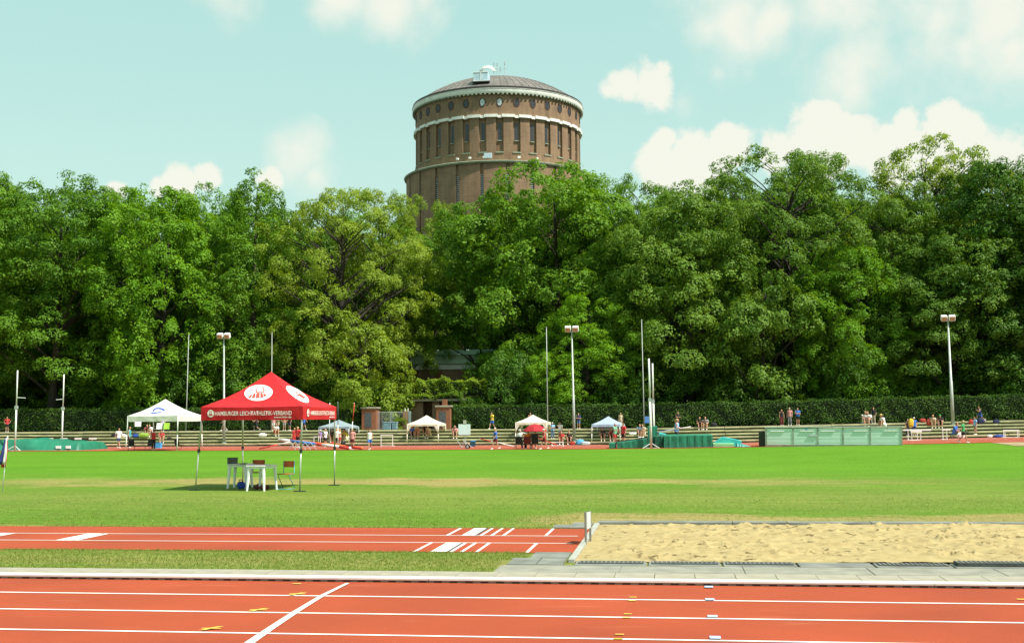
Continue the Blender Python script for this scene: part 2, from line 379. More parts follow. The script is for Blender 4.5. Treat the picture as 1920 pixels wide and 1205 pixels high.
def tartan(name):
    m, N, L, b = new_mat(name)
    t = N.new('ShaderNodeTexCoord')
    def noise(s, d, st=(1, 1, 1), r=.5):
        mp = N.new('ShaderNodeMapping'); mp.inputs['Scale'].default_value = st; L.new(t.outputs['Object'], mp.inputs[0])
        n = N.new('ShaderNodeTexNoise'); n.inputs['Scale'].default_value = s; n.inputs['Detail'].default_value = d; n.inputs['Roughness'].default_value = r; L.new(mp.outputs[0], n.inputs[0]); return n.outputs[0]
    a = N.new('ShaderNodeValToRGB'); e = a.color_ramp.elements; e[0].position = .3; e[0].color = (.265, .042, .015, 1); e[1].position = .72; e[1].color = (.40, .078, .031, 1)
    L.new(noise(110, 4, r=.75), a.inputs[0])
    # sun-bleached and scuffed streaks along the lanes
    s = N.new('ShaderNodeValToRGB'); e = s.color_ramp.elements; e[0].position = .62; e[0].color = (0, 0, 0, 1); e[1].position = .80; e[1].color = (.5, .5, .5, 1); L.new(noise(2.2, 7, (.28, 1.6, 1), .6), s.inputs[0])
    mx = N.new('ShaderNodeMix'); mx.data_type = 'RGBA'; L.new(s.outputs[0], mx.inputs[0]); L.new(a.outputs[0], mx.inputs[6]); mx.inputs[7].default_value = (.47, .19, .095, 1)
    w = N.new('ShaderNodeValToRGB'); e = w.color_ramp.elements; e[0].position = .3; e[0].color = (.82, .82, .84, 1); e[1].position = .7; e[1].color = (1.08, 1.05, 1.0, 1); L.new(noise(.5, 5), w.inputs[0])
    mm = N.new('ShaderNodeMix'); mm.data_type = 'RGBA'; mm.blend_type = 'MULTIPLY'; mm.inputs[0].default_value = 1; L.new(mx.outputs[2], mm.inputs[6]); L.new(w.outputs[0], mm.inputs[7])
    L.new(mm.outputs[2], b.inputs['Base Color']); b.inputs['Roughness'].default_value = .85; b.inputs['Specular IOR Level'].default_value = .2
    bp = N.new('ShaderNodeBump'); bp.inputs['Strength'].default_value = .5; bp.inputs['Distance'].default_value = .006; L.new(noise(160, 3), bp.inputs['Height']); L.new(bp.outputs[0], b.inputs['Normal'])
    return m
TARTAN = tartan('red_tartan')
LINE = pm('line_paint', (.74, .73, .70), .6, .10, 7, col2=(.60, .58, .54), lo=.55, hi=.9)
YEL = pm('yellow_mark_paint', (.62, .42, .06), .6, .15, 12)
PBLUE = pm('pale_blue_mark_paint', (.38, .45, .62), .6, .1, 12)
CONC = pm('pale_concrete', (.31, .28, .215), .85, .14, 2.2, .4, 60)
PAVE = pm('grey_paving', (.235, .225, .18), .85, .16, 3, .4, 60)
RUBBER = pm('grey_rubber_kerb', (.17, .175, .15), .8, .22, 2.6, .3, 50)
JOINT = pm('joint_sand', (.15, .13, .09), .9, .2, 8)
MATG = pm('perforated_rubber_mat', (.055, .06, .055), .8, .3, 14)

ground = struct(sheet('ground', -420, 420, -40, 900, 0.0, LAWN, dx=6, dy=5)); 
# near running track with lane lines
Y0 = 15.0
track = struct(sheet('running_track', -60, 60, 3.5, Y0 - .01, .004, TARTAN, dx=20, dy=12, rise=False))
for k in range(1, 9):
    rect('lane_line', -60, 60, Y0 - 1.22 * k - .028, Y0 - 1.22 * k + .028, .008, LINE, track)
# the oblique curved line across the lanes
lp = [(652, 1094, 3.5), (605, 1117, 5), (556, 1147, 6.5), (512, 1176, 8), (471, 1204, 9.5), (420, 1244, 12)]
flat_poly('curved_start_line', [G(x - w, y) for x, y, w in lp] + [G(x + w, y) for x, y, w in reversed(lp)], .0125, LINE, track)
for x, y, s in ((560, 1115, 8), (487, 1145, 10), (399, 1180, 11)):
    g = G(x, y)
    flat_poly('yellow_cross', [g + Vector(v) for v in ((-.10, -.10, 0), (-.03, -.10, 0), (-.015, -.02, 0), (.08, -.012, 0), (.08, .02, 0), (.0, .02, 0), (.075, .11, 0), (.005, .11, 0), (-.045, .025, 0), (-.11, .015, 0), (-.11, -.018, 0), (-.055, -.02, 0))], .0165, YEL, track)
for x, y in ((1188, 1120.5), (1186, 1127), (1178, 1152), (1176, 1159), (1163, 1190.5), (1160, 1199)):
    g = G(x, y); rect('yellow_dash', g.x - .045, g.x + .035, g.y - .025, g.y + .025, .0125, YEL, track)
for x, y in ((1873, 1102.5), (1917, 1124.5), (558, 1095), (27, 1084)):
    g = G(x, y); rect('yellow_dash', g.x - .06, g.x + .04, g.y - .03, g.y + .03, .0125, YEL, track)
for x, y in ((1329, 1101.5), (1331, 1125), (1336, 1157), (1341, 1197)):
    g = G(x, y); rect('pale_blue_square', g.x - .05, g.x + .05, g.y - .07, g.y + .07, .0165, PBLUE, track)
# aluminium kerb rail with drainage slots
kr = tag(empty('kerb_rail', (0, Y0, 0)), 'long low white track kerb rail with a row of black drainage slots', 'kerb')
prof = [(0, .004), (0, .040), (-.012, .046), (-.014, .074), (-.002, .088), (.05, .090), (.062, .082), (.062, .004)]
for k in range(10):
    xa, xb = -15 + 3 * k + .004, -12 + 3 * k - .004
    for nm, pr, mt in (('web', [(.004, .004), (.004, .029), (.05, .029), (.05, .004)], pm('kerb_web_grey', (.26, .24, .21), .7, .15, 5)),
                       ('rail', [(-.004, .030), (-.016, .036), (-.018, .058), (-.006, .070), (.052, .072), (.064, .066), (.064, .030)], WHITE)):
        m = MB(); m.prism([(xa, p[0], p[1]) for p in pr], (xb - xa, 0, 0)); bo = m.build(nm, mt, kr); bo.data.flip_normals()
slot_me = MB().box((0, 0, 0), (.095, .006, .016)).mesh('slot_shade'); slot_me.materials.append(BLACK)  # black boxes stand in for the shade inside the drainage openings
for k in range(96): obj('slot_shade', slot_me, kr, (-9.6 + k * .192, .0035, .015))
# kerb paving slabs
kp = struct(rect('kerb_paving', -30, 30, Y0 + .066, 15.99, .008, JOINT))
slab = MB().box((0, 0, 0), (.492, .90, .03)).mesh('paving_slab'); slab.materials.append(CONC)
for k in range(44):
    s_ = obj('paving_slab', slab, kp, (-11 + .5 * k, Y0 + .53, .006 + random.uniform(0, .003))); s_.rotation_euler.z = random.uniform(-.004, .004)
# jump runway
RX1, RY0, RY1 = -1.50, 18.42, 22.45
runway = struct(rect('jump_runway', -40, RX1, RY0, RY1, .006, TARTAN))
for yy in (19.81, 21.03): rect('lane_line', -40, RX1 - .12, yy - .026, yy + .026, .010, LINE, runway)
def xs_at(y, *xs): return [G(x, y).x for x in xs]
for y, ya, yb, thin, board, blk in ((1034, RY0 + .02, 19.78, (778, 847, 867, 895, 990), (808, 838), (838, 846)), (1002, 21.06, RY1 - .02, (842, 905, 925, 947, 1026), (869, 893), (893, 901))):
    for x in thin: g = G(x, y).x; rect('take_off_line', g - .025, g + .025, ya, yb, .010, LINE, runway)
    a, b = xs_at(y, *board); rect('take_off_board', a, b, ya, yb, .0105, WHITE, runway)
    a, b = xs_at(y, *blk); rect('board_indicator', a + .004, b - .03, ya, yb, .011, pm('indicator_dark', (.06, .075, .07), .6, .3, 9), runway)
for a, b in ((118, 160), (-70, -28)):
    a, b = xs_at(1010, a, b); rect('take_off_board', a, b, 19.85, 20.99, .0105, WHITE, runway)
    rect('board_indicator', b - .10, b - .07, 19.85, 20.99, .0135, pm('indicator_dark', (.06, .075, .07), .6, .3, 9), runway)
# sand pit
PX0, PX1, PYA, PYB = -1.38, 11.5, 17.28, 23.25
rng = np.random.default_rng(11)
def vnoise(shape, cell, seed):
    r = np.random.default_rng(seed); ny, nx = shape; gy, gx = int(ny / cell) + 3, int(nx / cell) + 3; g = r.random((gy, gx))
    yy, xx = np.mgrid[0:ny, 0:nx]; fy, fx = yy / cell, xx / cell; iy, ix = fy.astype(int), fx.astype(int); ty, tx = fy - iy, fx - ix
    ty, tx = ty * ty * (3 - 2 * ty), tx * tx * (3 - 2 * tx)
    return (g[iy, ix] * (1 - tx) + g[iy, ix + 1] * tx) * (1 - ty) + (g[iy + 1, ix] * (1 - tx) + g[iy + 1, ix + 1] * tx) * ty
ny, nx = 170, 370
hs = .035 * vnoise((ny, nx), 42, 1) + .014 * vnoise((ny, nx), 13, 2) + .016 * vnoise((ny, nx), 5, 3) + .020 * vnoise((ny, nx), 2.2, 4)
for k in range(800):     # foot prints and rake scrapes
    cx, cy = rng.integers(0, nx), rng.integers(0, ny); wx, wy = rng.uniform(1.2, 4.2), rng.uniform(.8, 1.8); dep = rng.uniform(.02, .085) * (1 if rng.random() < .4 else .5)
    yy, xx = np.ogrid[0:ny, 0:nx]; q = ((xx - cx) / wx) ** 2 + ((yy - cy) / wy) ** 2
    hs -= dep * np.exp(-q) - .6 * dep * np.exp(-((np.sqrt(q) - 1.7) / .45) ** 2)
xs = np.linspace(PX0, PX1, nx); ys = np.linspace(PYA, PYB, ny); XX, YY = np.meshgrid(xs, ys)
edge = np.minimum(np.minimum((XX - PX0) / .5, (YY - PYA) / .3), (PYB - YY) / .6).clip(0, 1)
leftdip = np.clip((XX - PX0) / 5.5, 0, 1) * .05
ZZ = .012 + hs * (.25 + .75 * edge) - .085 + leftdip + np.where(YY > PYB - .5, -.05 * (1 - np.clip((XX - 1) / 3, 0, 1)) * (1 - (PYB - YY) / .5), 0)
ii = np.arange(ny * nx).reshape(ny, nx); F = np.stack([ii[:-1, :-1], ii[:-1, 1:], ii[1:, 1:], ii[1:, :-1]], -1).reshape(-1, 4)
ZZ = np.maximum(ZZ + .058, .008 + .006 * hs / .05)
me = fast_mesh('sand_pit', np.stack([XX, YY, ZZ], -1).reshape(-1, 3), F); me.polygons.foreach_set('use_smooth', [True] * len(me.polygons))
SAND = pm('sand', (.33, .25, .118), .95, .12, 5, .5, 160, col2=(.42, .33, .162), lo=.3, hi=.7, spec=.1)
def dark_marks(m):  # mixes noise-masked dark brown marks into the sand colour
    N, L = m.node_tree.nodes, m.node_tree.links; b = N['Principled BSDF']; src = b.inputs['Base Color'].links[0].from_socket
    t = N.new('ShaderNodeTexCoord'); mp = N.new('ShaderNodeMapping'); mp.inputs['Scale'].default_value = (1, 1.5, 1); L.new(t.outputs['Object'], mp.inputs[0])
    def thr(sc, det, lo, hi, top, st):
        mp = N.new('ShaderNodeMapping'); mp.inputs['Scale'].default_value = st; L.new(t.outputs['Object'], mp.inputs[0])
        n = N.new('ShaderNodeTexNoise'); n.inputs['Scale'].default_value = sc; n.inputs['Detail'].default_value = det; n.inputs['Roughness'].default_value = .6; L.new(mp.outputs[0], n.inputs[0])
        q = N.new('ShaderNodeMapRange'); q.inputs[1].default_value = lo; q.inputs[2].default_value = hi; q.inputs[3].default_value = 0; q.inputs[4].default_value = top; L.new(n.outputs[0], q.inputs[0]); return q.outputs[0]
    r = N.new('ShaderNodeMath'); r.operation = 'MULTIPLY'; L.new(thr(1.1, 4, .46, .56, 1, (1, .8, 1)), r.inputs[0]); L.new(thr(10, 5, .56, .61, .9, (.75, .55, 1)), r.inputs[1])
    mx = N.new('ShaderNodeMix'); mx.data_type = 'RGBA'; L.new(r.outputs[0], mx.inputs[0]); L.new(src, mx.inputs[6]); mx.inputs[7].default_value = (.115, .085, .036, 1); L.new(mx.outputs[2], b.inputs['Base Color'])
dark_marks(SAND)
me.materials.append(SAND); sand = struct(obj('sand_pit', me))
pit = tag(empty('pit_surround', (PX0, PYA, 0)), 'grey rubber kerb and dark perforated mats framing the sand pit', 'kerb')
def part_box(name, x0, x1, y0, y1, z0, z1, mat, root, bv=.006):
    o = MB().box(((x0 + x1) / 2 - root.location.x, (y0 + y1) / 2 - root.location.y, (z0 + z1) / 2 - root.location.z), (x1 - x0, y1 - y0, z1 - z0)).build(name, mat, root)
    if bv: bevel(o, bv)
    return o
x = PX0 - .04
while x < 11:
    l = random.choice((1.0, 1.5, 1.5)); part_box('kerb_block', x, x + l - .012, PYB, PYB + .34, -.02, .062 + random.uniform(0, .006), RUBBER, pit); x += l
for k in range(6):
    part_box('kerb_block', PX0 - .09, PX0, 17.24 + k * 1.0, 17.24 + k + .988, -.02, .05, pm('pale_rubber_kerb', (.33, .33, .29), .8, .15, 4), pit)
x = PX0 + .03; k = 0
while x < 11:
    l = 1.0
    part_box('mat_frame', x, x + l - .03, 16.80, 17.27, -.01, .026, RUBBER, pit)
    if k != 3:
        part_box('perforated_mat', x + .04, x + l - .07, 16.93, 17.20, .02, .036 + (.035 if k > 4 else 0), MATG, pit, 0)
        m = MB()
        for a in range(15): m.box((x + .06 + a * .06 - pit.location.x, 17.065 - pit.location.y, .040 + (.035 if k > 4 else 0)), (.018, .26, .006))
        m.build('mat_bars', RUBBER, pit)
    x += l; k += 1
pv = struct(rect('pit_paving', -2.35, 30, 15.995, 16.79, .010, PAVE))
for k in range(12):
    o = MB().box((-2.3 + 1.6 * k + .79, 16.393, .010), (1.585, .77, .02)).build('paving_slab', PAVE, pv)
for (xa, xb, ya, yb) in ((-2.28, -1.88, 16.80, 17.6), (-1.87, -1.51, 16.80, 17.6), (-2.05, -1.51, 17.61, 18.38), (-2.2, -1.51, 22.48, 23.1), (-1.9, -1.51, 23.11, 23.6)):
    MB().box(((xa + xb) / 2, (ya + yb) / 2, .012), (xb - xa - .01, yb - ya - .01, .024)).build('rubber_tile', RUBBER, pv)
# far track, run-up areas
far_track = struct(sheet('far_running_track', -95, 75, 79.5, 92.4, .02, TARTAN, dx=2, dy=2))
for yy in (81.2, 83.6, 86, 87.2, 88.4, 89.6, 90.8, 92.15):
    m = sheet('lane_line', -95, 75, yy - .05, yy + .05, .03, LINE, far_track, dx=2, dy=1)
o = sheet('shot_put_sector', 19.5, 60, 73.5, 79.3, .02, pm('worn_sandy_soil', (.30, .22, .12), .95, .25, 1.2), dx=2, dy=2); struct(o)
# terrace of low steps along the far side
TY, RISE, TREAD, NST = 92.5, .235, .85, 5
SOIL = pm('step_soil', (.075, .085, .03), .95, .4, 3, .4, 20)
TREADM = pm('mossy_tread', (.13, .18, .035), .95, .3, 1.3, .5, 30, col2=(.28, .26, .09), lo=.35, hi=.75)
BEAM = pm('weathered_edging', (.50, .46, .28), .85, .25, 1.1, .3, 25)
PATHM = pm('gravel_path', (.17, .15, .11), .95, .25, 1.5)
terrace = struct(sheet('terrace', -95, 80, TY, TY + .3, .035, SOIL, dx=2))
for s in range(NST):
    ya = TY + s * TREAD; z = (s + 1) * RISE
    xs_ = np.arange(-95, 80.1, 2.0); m = MB()
    for a, b in zip(xs_[:-1], xs_[1:]):
        za, zb = gz(a, ya), gz(b, ya); yb = ya + TREAD + .02
        m.quad((a, ya, za + z - RISE - .1), (b, ya, zb + z - RISE - .1), (b, ya, zb + z), (a, ya, za + z))
        m.quad((a, ya, za + z), (b, ya, zb + z), (b, yb, zb + z), (a, yb, za + z))
    m.cur = 0; st = m.build('step', [TREADM, SOIL], terrace)
    st.data.polygons.foreach_set('material_index', [1, 0] * (len(st.data.polygons) // 2))
    x = -60
    while x < 45:
        za, zb = gz(x, ya), gz(x + 3.9, ya); jz = random.uniform(-.012, .018)
        m = MB(); m.prism([(x, ya - .05, z - .10 + za + jz), (x, ya + .09, z - .10 + za + jz), (x, ya + .09, z + .012 + za + jz), (x, ya - .05, z + .012 + za + jz)], (3.96, 0, zb - za)); m.build('edging_beam', BEAM, terrace)
        x += 4
PATH_Y, PATH_Z = TY + NST * TREAD, NST * RISE
path = struct(sheet('path', -95, 80, PATH_Y, PATH_Y + 2.9, PATH_Z + .006, PATHM, dx=2))
park = struct(sheet('park_ground', -420, 420, PATH_Y + 2.8, 640, PATH_Z - .004, pm('leaf_litter', (.05, .045, .025), .95, .4, .8), dx=10, dy=15))
# grass tufts standing up from the near lawn
def blades(name, regions, hgt, wid, dark, light, seed):
    r = np.random.default_rng(seed); P = []
    for x0, x1, y0, y1, dens in regions:
        n = int((x1 - x0) * (y1 - y0) * dens); P.append(np.stack([r.uniform(x0, x1, n), r.uniform(y0, y1, n)], 1))
    P = np.concatenate(P); n = len(P); h = hgt * r.uniform(.45, 1.25, n); w = wid * r.uniform(.6, 1.4, n); a = r.uniform(0, 2 * np.pi, n); ln = r.uniform(.2, .9, n) * h; b = r.uniform(0, 2 * np.pi, n)
    V = np.zeros((n, 3, 3)); V[:, 0, 0] = P[:, 0] - np.cos(a) * w; V[:, 0, 1] = P[:, 1] - np.sin(a) * w; V[:, 1, 0] = P[:, 0] + np.cos(a) * w; V[:, 1, 1] = P[:, 1] + np.sin(a) * w
    V[:, 2, 0] = P[:, 0] + np.cos(b) * ln; V[:, 2, 1] = P[:, 1] + np.sin(b) * ln; V[:, 2, 2] = h
    me = fast_mesh(name, V.reshape(-1, 3), np.arange(3 * n).reshape(-1, 3)); at = me.attributes.new('tint', 'FLOAT', 'POINT')
    at.data.foreach_set('value', np.repeat(r.beta(1.6, 2.2, n), 3).astype(np.float32)); me.materials.append(leaf_mat(name + '_blades', dark, light, .5)); return obj(name, me)
g1 = blades('short_grass', [(-10.5, -2.4, 16.0, 18.40, 900), (-2.4, -2.1, 17.5, 18.4, 1200), (-13.5, -1.9, 22.48, 25.5, 260), (-1.9, 10, 23.62, 27.0, 40), (-16, -1.9, 25.5, 31, 90), (-1.9, 12, 27, 31, 90), (-12, -1.8, 22.42, 22.7, 1300), (-10.5, -2.2, 18.30, 18.50, 1800), (-10.5, -2.5, 15.96, 16.06, 1500)], .030, .006, (.10, .19, .02), (.38, .38, .12), 5)
tag(g1, 'short mown lawn grass with dry blades along the runway', 'grass'); stuff(g1)
# ------------------------------------------------------------------ water tower with dome
def brick_mat(name, c1, c2, mortar, sx=1.0, patch=.5):
    m, N, L, b = new_mat(name)
    t = N.new('ShaderNodeTexCoord'); mp = N.new('ShaderNodeMapping'); L.new(t.outputs['Object'], mp.inputs[0]); mp.inputs['Rotation'].default_value = (math.radians(90), 0, 0)
    bk = N.new('ShaderNodeTexBrick'); L.new(mp.outputs[0], bk.inputs[0]); bk.inputs['Scale'].default_value = 2.2 * sx; bk.inputs['Color1'].default_value = (*c1, 1); bk.inputs['Color2'].default_value = (*c2, 1); bk.inputs['Mortar'].default_value = (*mortar, 1); bk.inputs['Mortar Size'].default_value = .022
    n = N.new('ShaderNodeTexNoise'); L.new(t.outputs['Object'], n.inputs[0]); n.inputs['Scale'].default_value = .35; n.inputs['Detail'].default_value = 8; n.inputs['Roughness'].default_value = .65
    mp2 = N.new('ShaderNodeMapping'); mp2.inputs['Scale'].default_value = (.9, .9, .12); L.new(t.outputs['Object'], mp2.inputs[0])
    n2 = N.new('ShaderNodeTexNoise'); L.new(mp2.outputs[0], n2.inputs[0]); n2.inputs['Scale'].default_value = 1.2; n2.inputs['Detail'].default_value = 6
    ad = N.new('ShaderNodeMath'); ad.operation = 'ADD'; L.new(n.outputs[0], ad.inputs[0]); L.new(n2.outputs[0], ad.inputs[1])
    r = N.new('ShaderNodeValToRGB'); e = r.color_ramp.elements; e[0].position = .32; e[0].color = (.66, .64, .64, 1); e[1].position = .68; e[1].color = (1.22, 1.18, 1.12, 1)
    hf = N.new('ShaderNodeMath'); hf.operation = 'MULTIPLY'; hf.inputs[1].default_value = .5; L.new(ad.outputs[0], hf.inputs[0]); L.new(hf.outputs[0], r.inputs[0])
    mx = N.new('ShaderNodeMix'); mx.data_type = 'RGBA'; mx.blend_type = 'MULTIPLY'; mx.inputs[0].default_value = 1; L.new(bk.outputs[0], mx.inputs[6]); L.new(r.outputs[0], mx.inputs[7])
    L.new(mx.outputs[2], b.inputs['Base Color']); b.inputs['Roughness'].default_value = .85; b.inputs['Specular IOR Level'].default_value = .2
    bp = N.new('ShaderNodeBump'); bp.inputs['Strength'].default_value = .4; bp.inputs['Distance'].default_value = .02; L.new(bk.outputs['Fac'], bp.inputs['Height']); bp.invert = True; L.new(bp.outputs[0], b.inputs['Normal'])
    return m
BRICK = brick_mat('dark_clinker_brick', (.215, .135, .085), (.275, .172, .105), (.25, .20, .14))
BRICKR = brick_mat('red_brick', (.22, .075, .04), (.28, .10, .05), (.24, .18, .13), 2.0)
STONE = pm('pale_stone', (.70, .69, .64), .7, .10, 1.5)
COPPER = pm('weathered_green_trim', (.24, .27, .19), .7, .15, 1.2)
ROOFM = pm('dome_sheet_metal', (.16, .14, .125), .55, .22, .5, metal=.2)
ROOFD = pm('dark_gutter_metal', (.05, .045, .042), .6, .2, 1)
GLASS = pm('dark_window_glass', (.03, .035, .045), .12, .25, 2, spec=.6)
GLASSL = pm('pale_window_glass', (.48, .55, .58), .15, .15, 2, spec=.6)
FRAME = pm('window_frame_paint', (.55, .56, .54), .6, .1, 4)
TWY = 230.0
twc = A(937, TWY, 0, False); FRONT = math.atan2(-twc.y, -twc.x)
R1, R2, RC, RD = 15.75, 17.55, 16.25, 15.6
zc = lambda y, R: ZAT(937, y, TWY - R)[0]
ZB = PATH_Z
z_led, z_pan, z_lst, z_den, z_wh, z_gut = zc(301, R2), zc(285, R1), zc(219.5, R1), zc(177, R1), zc(173.4, RC), zc(164.5, RC)
tower = tag(empty('water_tower', (twc.x, twc.y, ZB)), 'tall round brown brick water tower with shallow metal dome above the trees', 'tower')
zz = lambda z: z - ZB
up = MB(); up.lathe([(R1, zz(z_led) - .5), (R1, zz(z_pan)), (R1 - .45, zz(z_pan) + .001), (R1 - .45, zz(z_lst) - .1), (R1, zz(z_lst) - .099), (R1, zz(z_den) + 1.5)], n=160)
wall = smooth_by_angle(up.build('drum_wall', BRICK, tower), 30)
NU = 32; ST = 2 * math.pi / NU; PHU = FRONT + math.radians(1.2); HW = .043  # half width of a recess in radians
def arc_block(name, R, Rin, a0, a1, z0, z1, mat, n=6):
    m = MB(); vs, fs = [], []
    for k in range(n + 1):
        a = a0 + (a1 - a0) * k / n
        for r, z in ((Rin, z0), (R, z0), (R, z1), (Rin, z1)): vs.append((math.cos(a) * r, math.sin(a) * r, z))
    for k in range(n):
        for i in range(4): fs.append((k * 4 + i, (k + 1) * 4 + i, (k + 1) * 4 + (i + 1) % 4, k * 4 + (i + 1) % 4))
    fs += [(3, 2, 1, 0), (n * 4, n * 4 + 1, n * 4 + 2, n * 4 + 3)]
    m.add(vs, fs); me = m.mesh(name); me.materials.append(mat); return me
pier = arc_block('pier', R1 + .004, R1 - .5, HW, ST - HW, zz(z_pan) + .003, zz(z_lst) - .102, BRICK)
ledA = arc_block('ledge_block', R1 + .42, R1 - .1, HW - .02, ST - HW + .02, zz(z_lst), zz(z_lst) + .52, STONE)
ledB = arc_block('ledge_block', R1 + .30, R1 - .1, -HW + .02, HW - .02, zz(z_lst) - .12, zz(z_lst) + .34, STONE)
sill = arc_block('panel_sill', R1 + .14, R1 - .4, -HW - .006, HW + .006, zz(z_pan) - .12, zz(z_pan) + .10, COPPER)
wz0, wz1 = zc(262, R1) - ZB, zc(229, R1) - ZB
win = MB(); win.box((0, 0, (wz0 + wz1) / 2), (.10, .62, wz1 - wz0)); win.cur = 1
for k in range(9): win.box((.06, 0, wz0 + (wz1 - wz0) * (k + .5) / 9), (.04, .62, .05))
win.box((.065, 0, (wz0 + wz1) / 2), (.03, .06, wz1 - wz0)); win.cur = 2; win.box((.12, 0, wz0 - .07), (.35, .8, .14))
win_me = win.mesh('slit_window'); [win_me.materials.append(x) for x in (GLASS, DARK, COPPER)]
ov = MB(); oz = zc(191, R1) - ZB
def oval(m, rx, rz, x, n=18): return [(x, math.cos(2 * math.pi * k / n) * rx, oz + math.sin(2 * math.pi * k / n) * rz) for k in range(n)]
n = 18; a_, b_ = oval(ov, .62, .84, .06), oval(ov, .44, .66, .06)
ov.add(a_ + b_ + oval(ov, .62, .84, -.1), [(i, (i + 1) % n, n + (i + 1) % n, n + i) for i in range(n)] + [(i, 2 * n + i, 2 * n + (i + 1) % n, (i + 1) % n) for i in range(n)]); ov.cur = 2
for yb in (-.16, .16): ov.box((.05, yb, oz), (.04, .05, 1.2))
for zb in (-.3, 0, .3): ov.box((.047, 0, oz + zb), (.04, .86, .05))
ov.cur = 1; ov.add(oval(ov, .44, .66, .02), [tuple(range(n))])
def oval_mesh(gl):
    me = ov.mesh('oval_window'); [me.materials.append(x) for x in (pm('brick_surround', (.07, .035, .026), .8, .2, 5), gl, FRAME if gl is GLASSL else DARK)]; return me
ovd, ovl = oval_mesh(GLASS), oval_mesh(GLASSL)
for k in range(NU):
    a = PHU + k * ST
    obj('pier', pier, tower, rot=(0, 0, a)); obj('ledge_block', ledA, tower, rot=(0, 0, a)); obj('ledge_block', ledB, tower, rot=(0, 0, a)); obj('panel_sill', sill, tower, rot=(0, 0, a))
    obj('slit_window', win_me, tower, ((R1 - .47) * math.cos(a), (R1 - .47) * math.sin(a), 0), (0, 0, a))
    obj('oval_window', ovl if k in (0, NU - 1) else ovd, tower, (R1 * math.cos(a), R1 * math.sin(a), 0), (0, 0, a))
# cornice, dentils, gutter, dome
co = MB(); co.lathe([(R1, zz(z_den) + .35), (R1 + .30, zz(z_den) + .36), (R1 + .34, zz(z_wh)), (RC, zz(z_wh) + .02), (RC + .12, zz(z_wh) + .25), (RC + .12, zz(z_gut) - .12), (RC + .2, zz(z_gut) - .06), (RC + .2, zz(z_gut)), (RC - .3, zz(z_gut) + .004)], n=160)
co.m = [1 if i % 8 < 2 else 0 for i in range(len(co.f))]; smooth_by_angle(co.build('cornice', [STONE, COPPER], tower), 35)
dn = MB()
for k in range(128):
    a = 2 * math.pi * k / 128; dn.box(((RC - .12) * math.cos(a), (RC - .12) * math.sin(a), zz(z_wh) - .14), (.5, .36, .27), a)
stuff(dn.build('dentils', COPPER, tower))
z_ro = z_gut + .006; z_db = z_gut + .62; z_ap = z_db + 5.2
ro = MB(); ro.lathe([(RC + .02, zz(z_ro)), (RC + .06, zz(z_ro) + .42), (RC - .15, zz(z_ro) + .50), (RC - .30, zz(z_ro) + .44), (RD + .1, zz(z_ro) + .40)], n=160); smooth_by_angle(ro.build('eaves_gutter', ROOFD, tower), 35)
rise = z_ap - z_db; RS = (RD ** 2 + rise ** 2) / (2 * rise)
dome_prof = [(RS * math.sin(t), zz(z_ap) - RS * (1 - math.cos(t))) for t in np.linspace(math.asin((RD + .12) / RS), 0.002, 14)]
dm = MB(); dm.lathe(dome_prof, n=128); dm.build('dome', ROOFM, tower, True)
rb = MB()
for k in range(72):
    a = 2 * math.pi * k / 72; rb.path([(p[0] * math.cos(a), p[0] * math.sin(a), p[1] + .02) for p in dome_prof[:11]], .06, 4, False)
for i in range(1, 11, 1): rb.lathe([(dome_prof[i][0] + .05, dome_prof[i][1] - .02), (dome_prof[i][0], dome_prof[i][1] + .05)], n=96)
rb.build('dome_seams', pm('seam_metal', (.15, .13, .12), .5, .2, 2, metal=.3), tower)
# lower drum
z_lt = z_led
lo = MB(); lo.lathe([(R2 - .35, -1), (R2 - .35, zz(z_lt) - .2)], n=120); lo.build('lower_wall', BRICK, tower, True)
NL = 24; SL = 2 * math.pi / NL; HL = .018; PHL = FRONT + math.radians(5.5)
lpier = arc_block('pier', R2, R2 - .5, HL, SL - HL, -1, zz(z_lt) - .3, BRICK, 8)
lw = MB(); lw.box((0, 0, zc(352, R2) - ZB), (.1, .55, 5.2)); lw.cur = 1
for k in range(14): lw.box((.07, 0, zc(352, R2) - ZB - 2.6 + 5.2 * (k + .5) / 14), (.04, .55, .07))
lw_me = lw.mesh('slit_window'); lw_me.materials.append(GLASS); lw_me.materials.append(FRAME)
for k in range(NL):
    a = PHL + k * SL; obj('pier', lpier, tower, rot=(0, 0, a)); obj('slit_window', lw_me, tower, ((R2 - .32) * math.cos(a), (R2 - .32) * math.sin(a), 0), (0, 0, a))
lg = MB(); lg.lathe([(R2 - .1, zz(z_lt) - .45), (R2 + .35, zz(z_lt) - .3), (R2 + .45, zz(z_lt) - .05), (R2 + .3, zz(z_lt) + .06), (R1 - .1, zz(z_lt) + .4)], n=160); smooth_by_angle(lg.build('lower_cornice', COPPER, tower), 35)
# floodlights on the lower ledge and a pale hatch
for ang, s in ((-25, .45), (-17, .45), (-8.5, .4), (-6, .9), (12.5, .5), (24, .3)):
    a = FRONT + math.radians(ang * 1.0); r = R2 - .35
    o = MB().box((r * math.cos(a), r * math.sin(a), zz(z_lt) + .75 + (.25 if s > .8 else 0)), (.4, s * 1.6 if s > .8 else s, .9 if s > .8 else .32), a).build('floodlight' if s < .8 else 'hatch', WHITE if s < .8 else pm('pale_blue_hatch', (.45, .55, .62), .4, .1, 3), tower); bevel(o, .04)
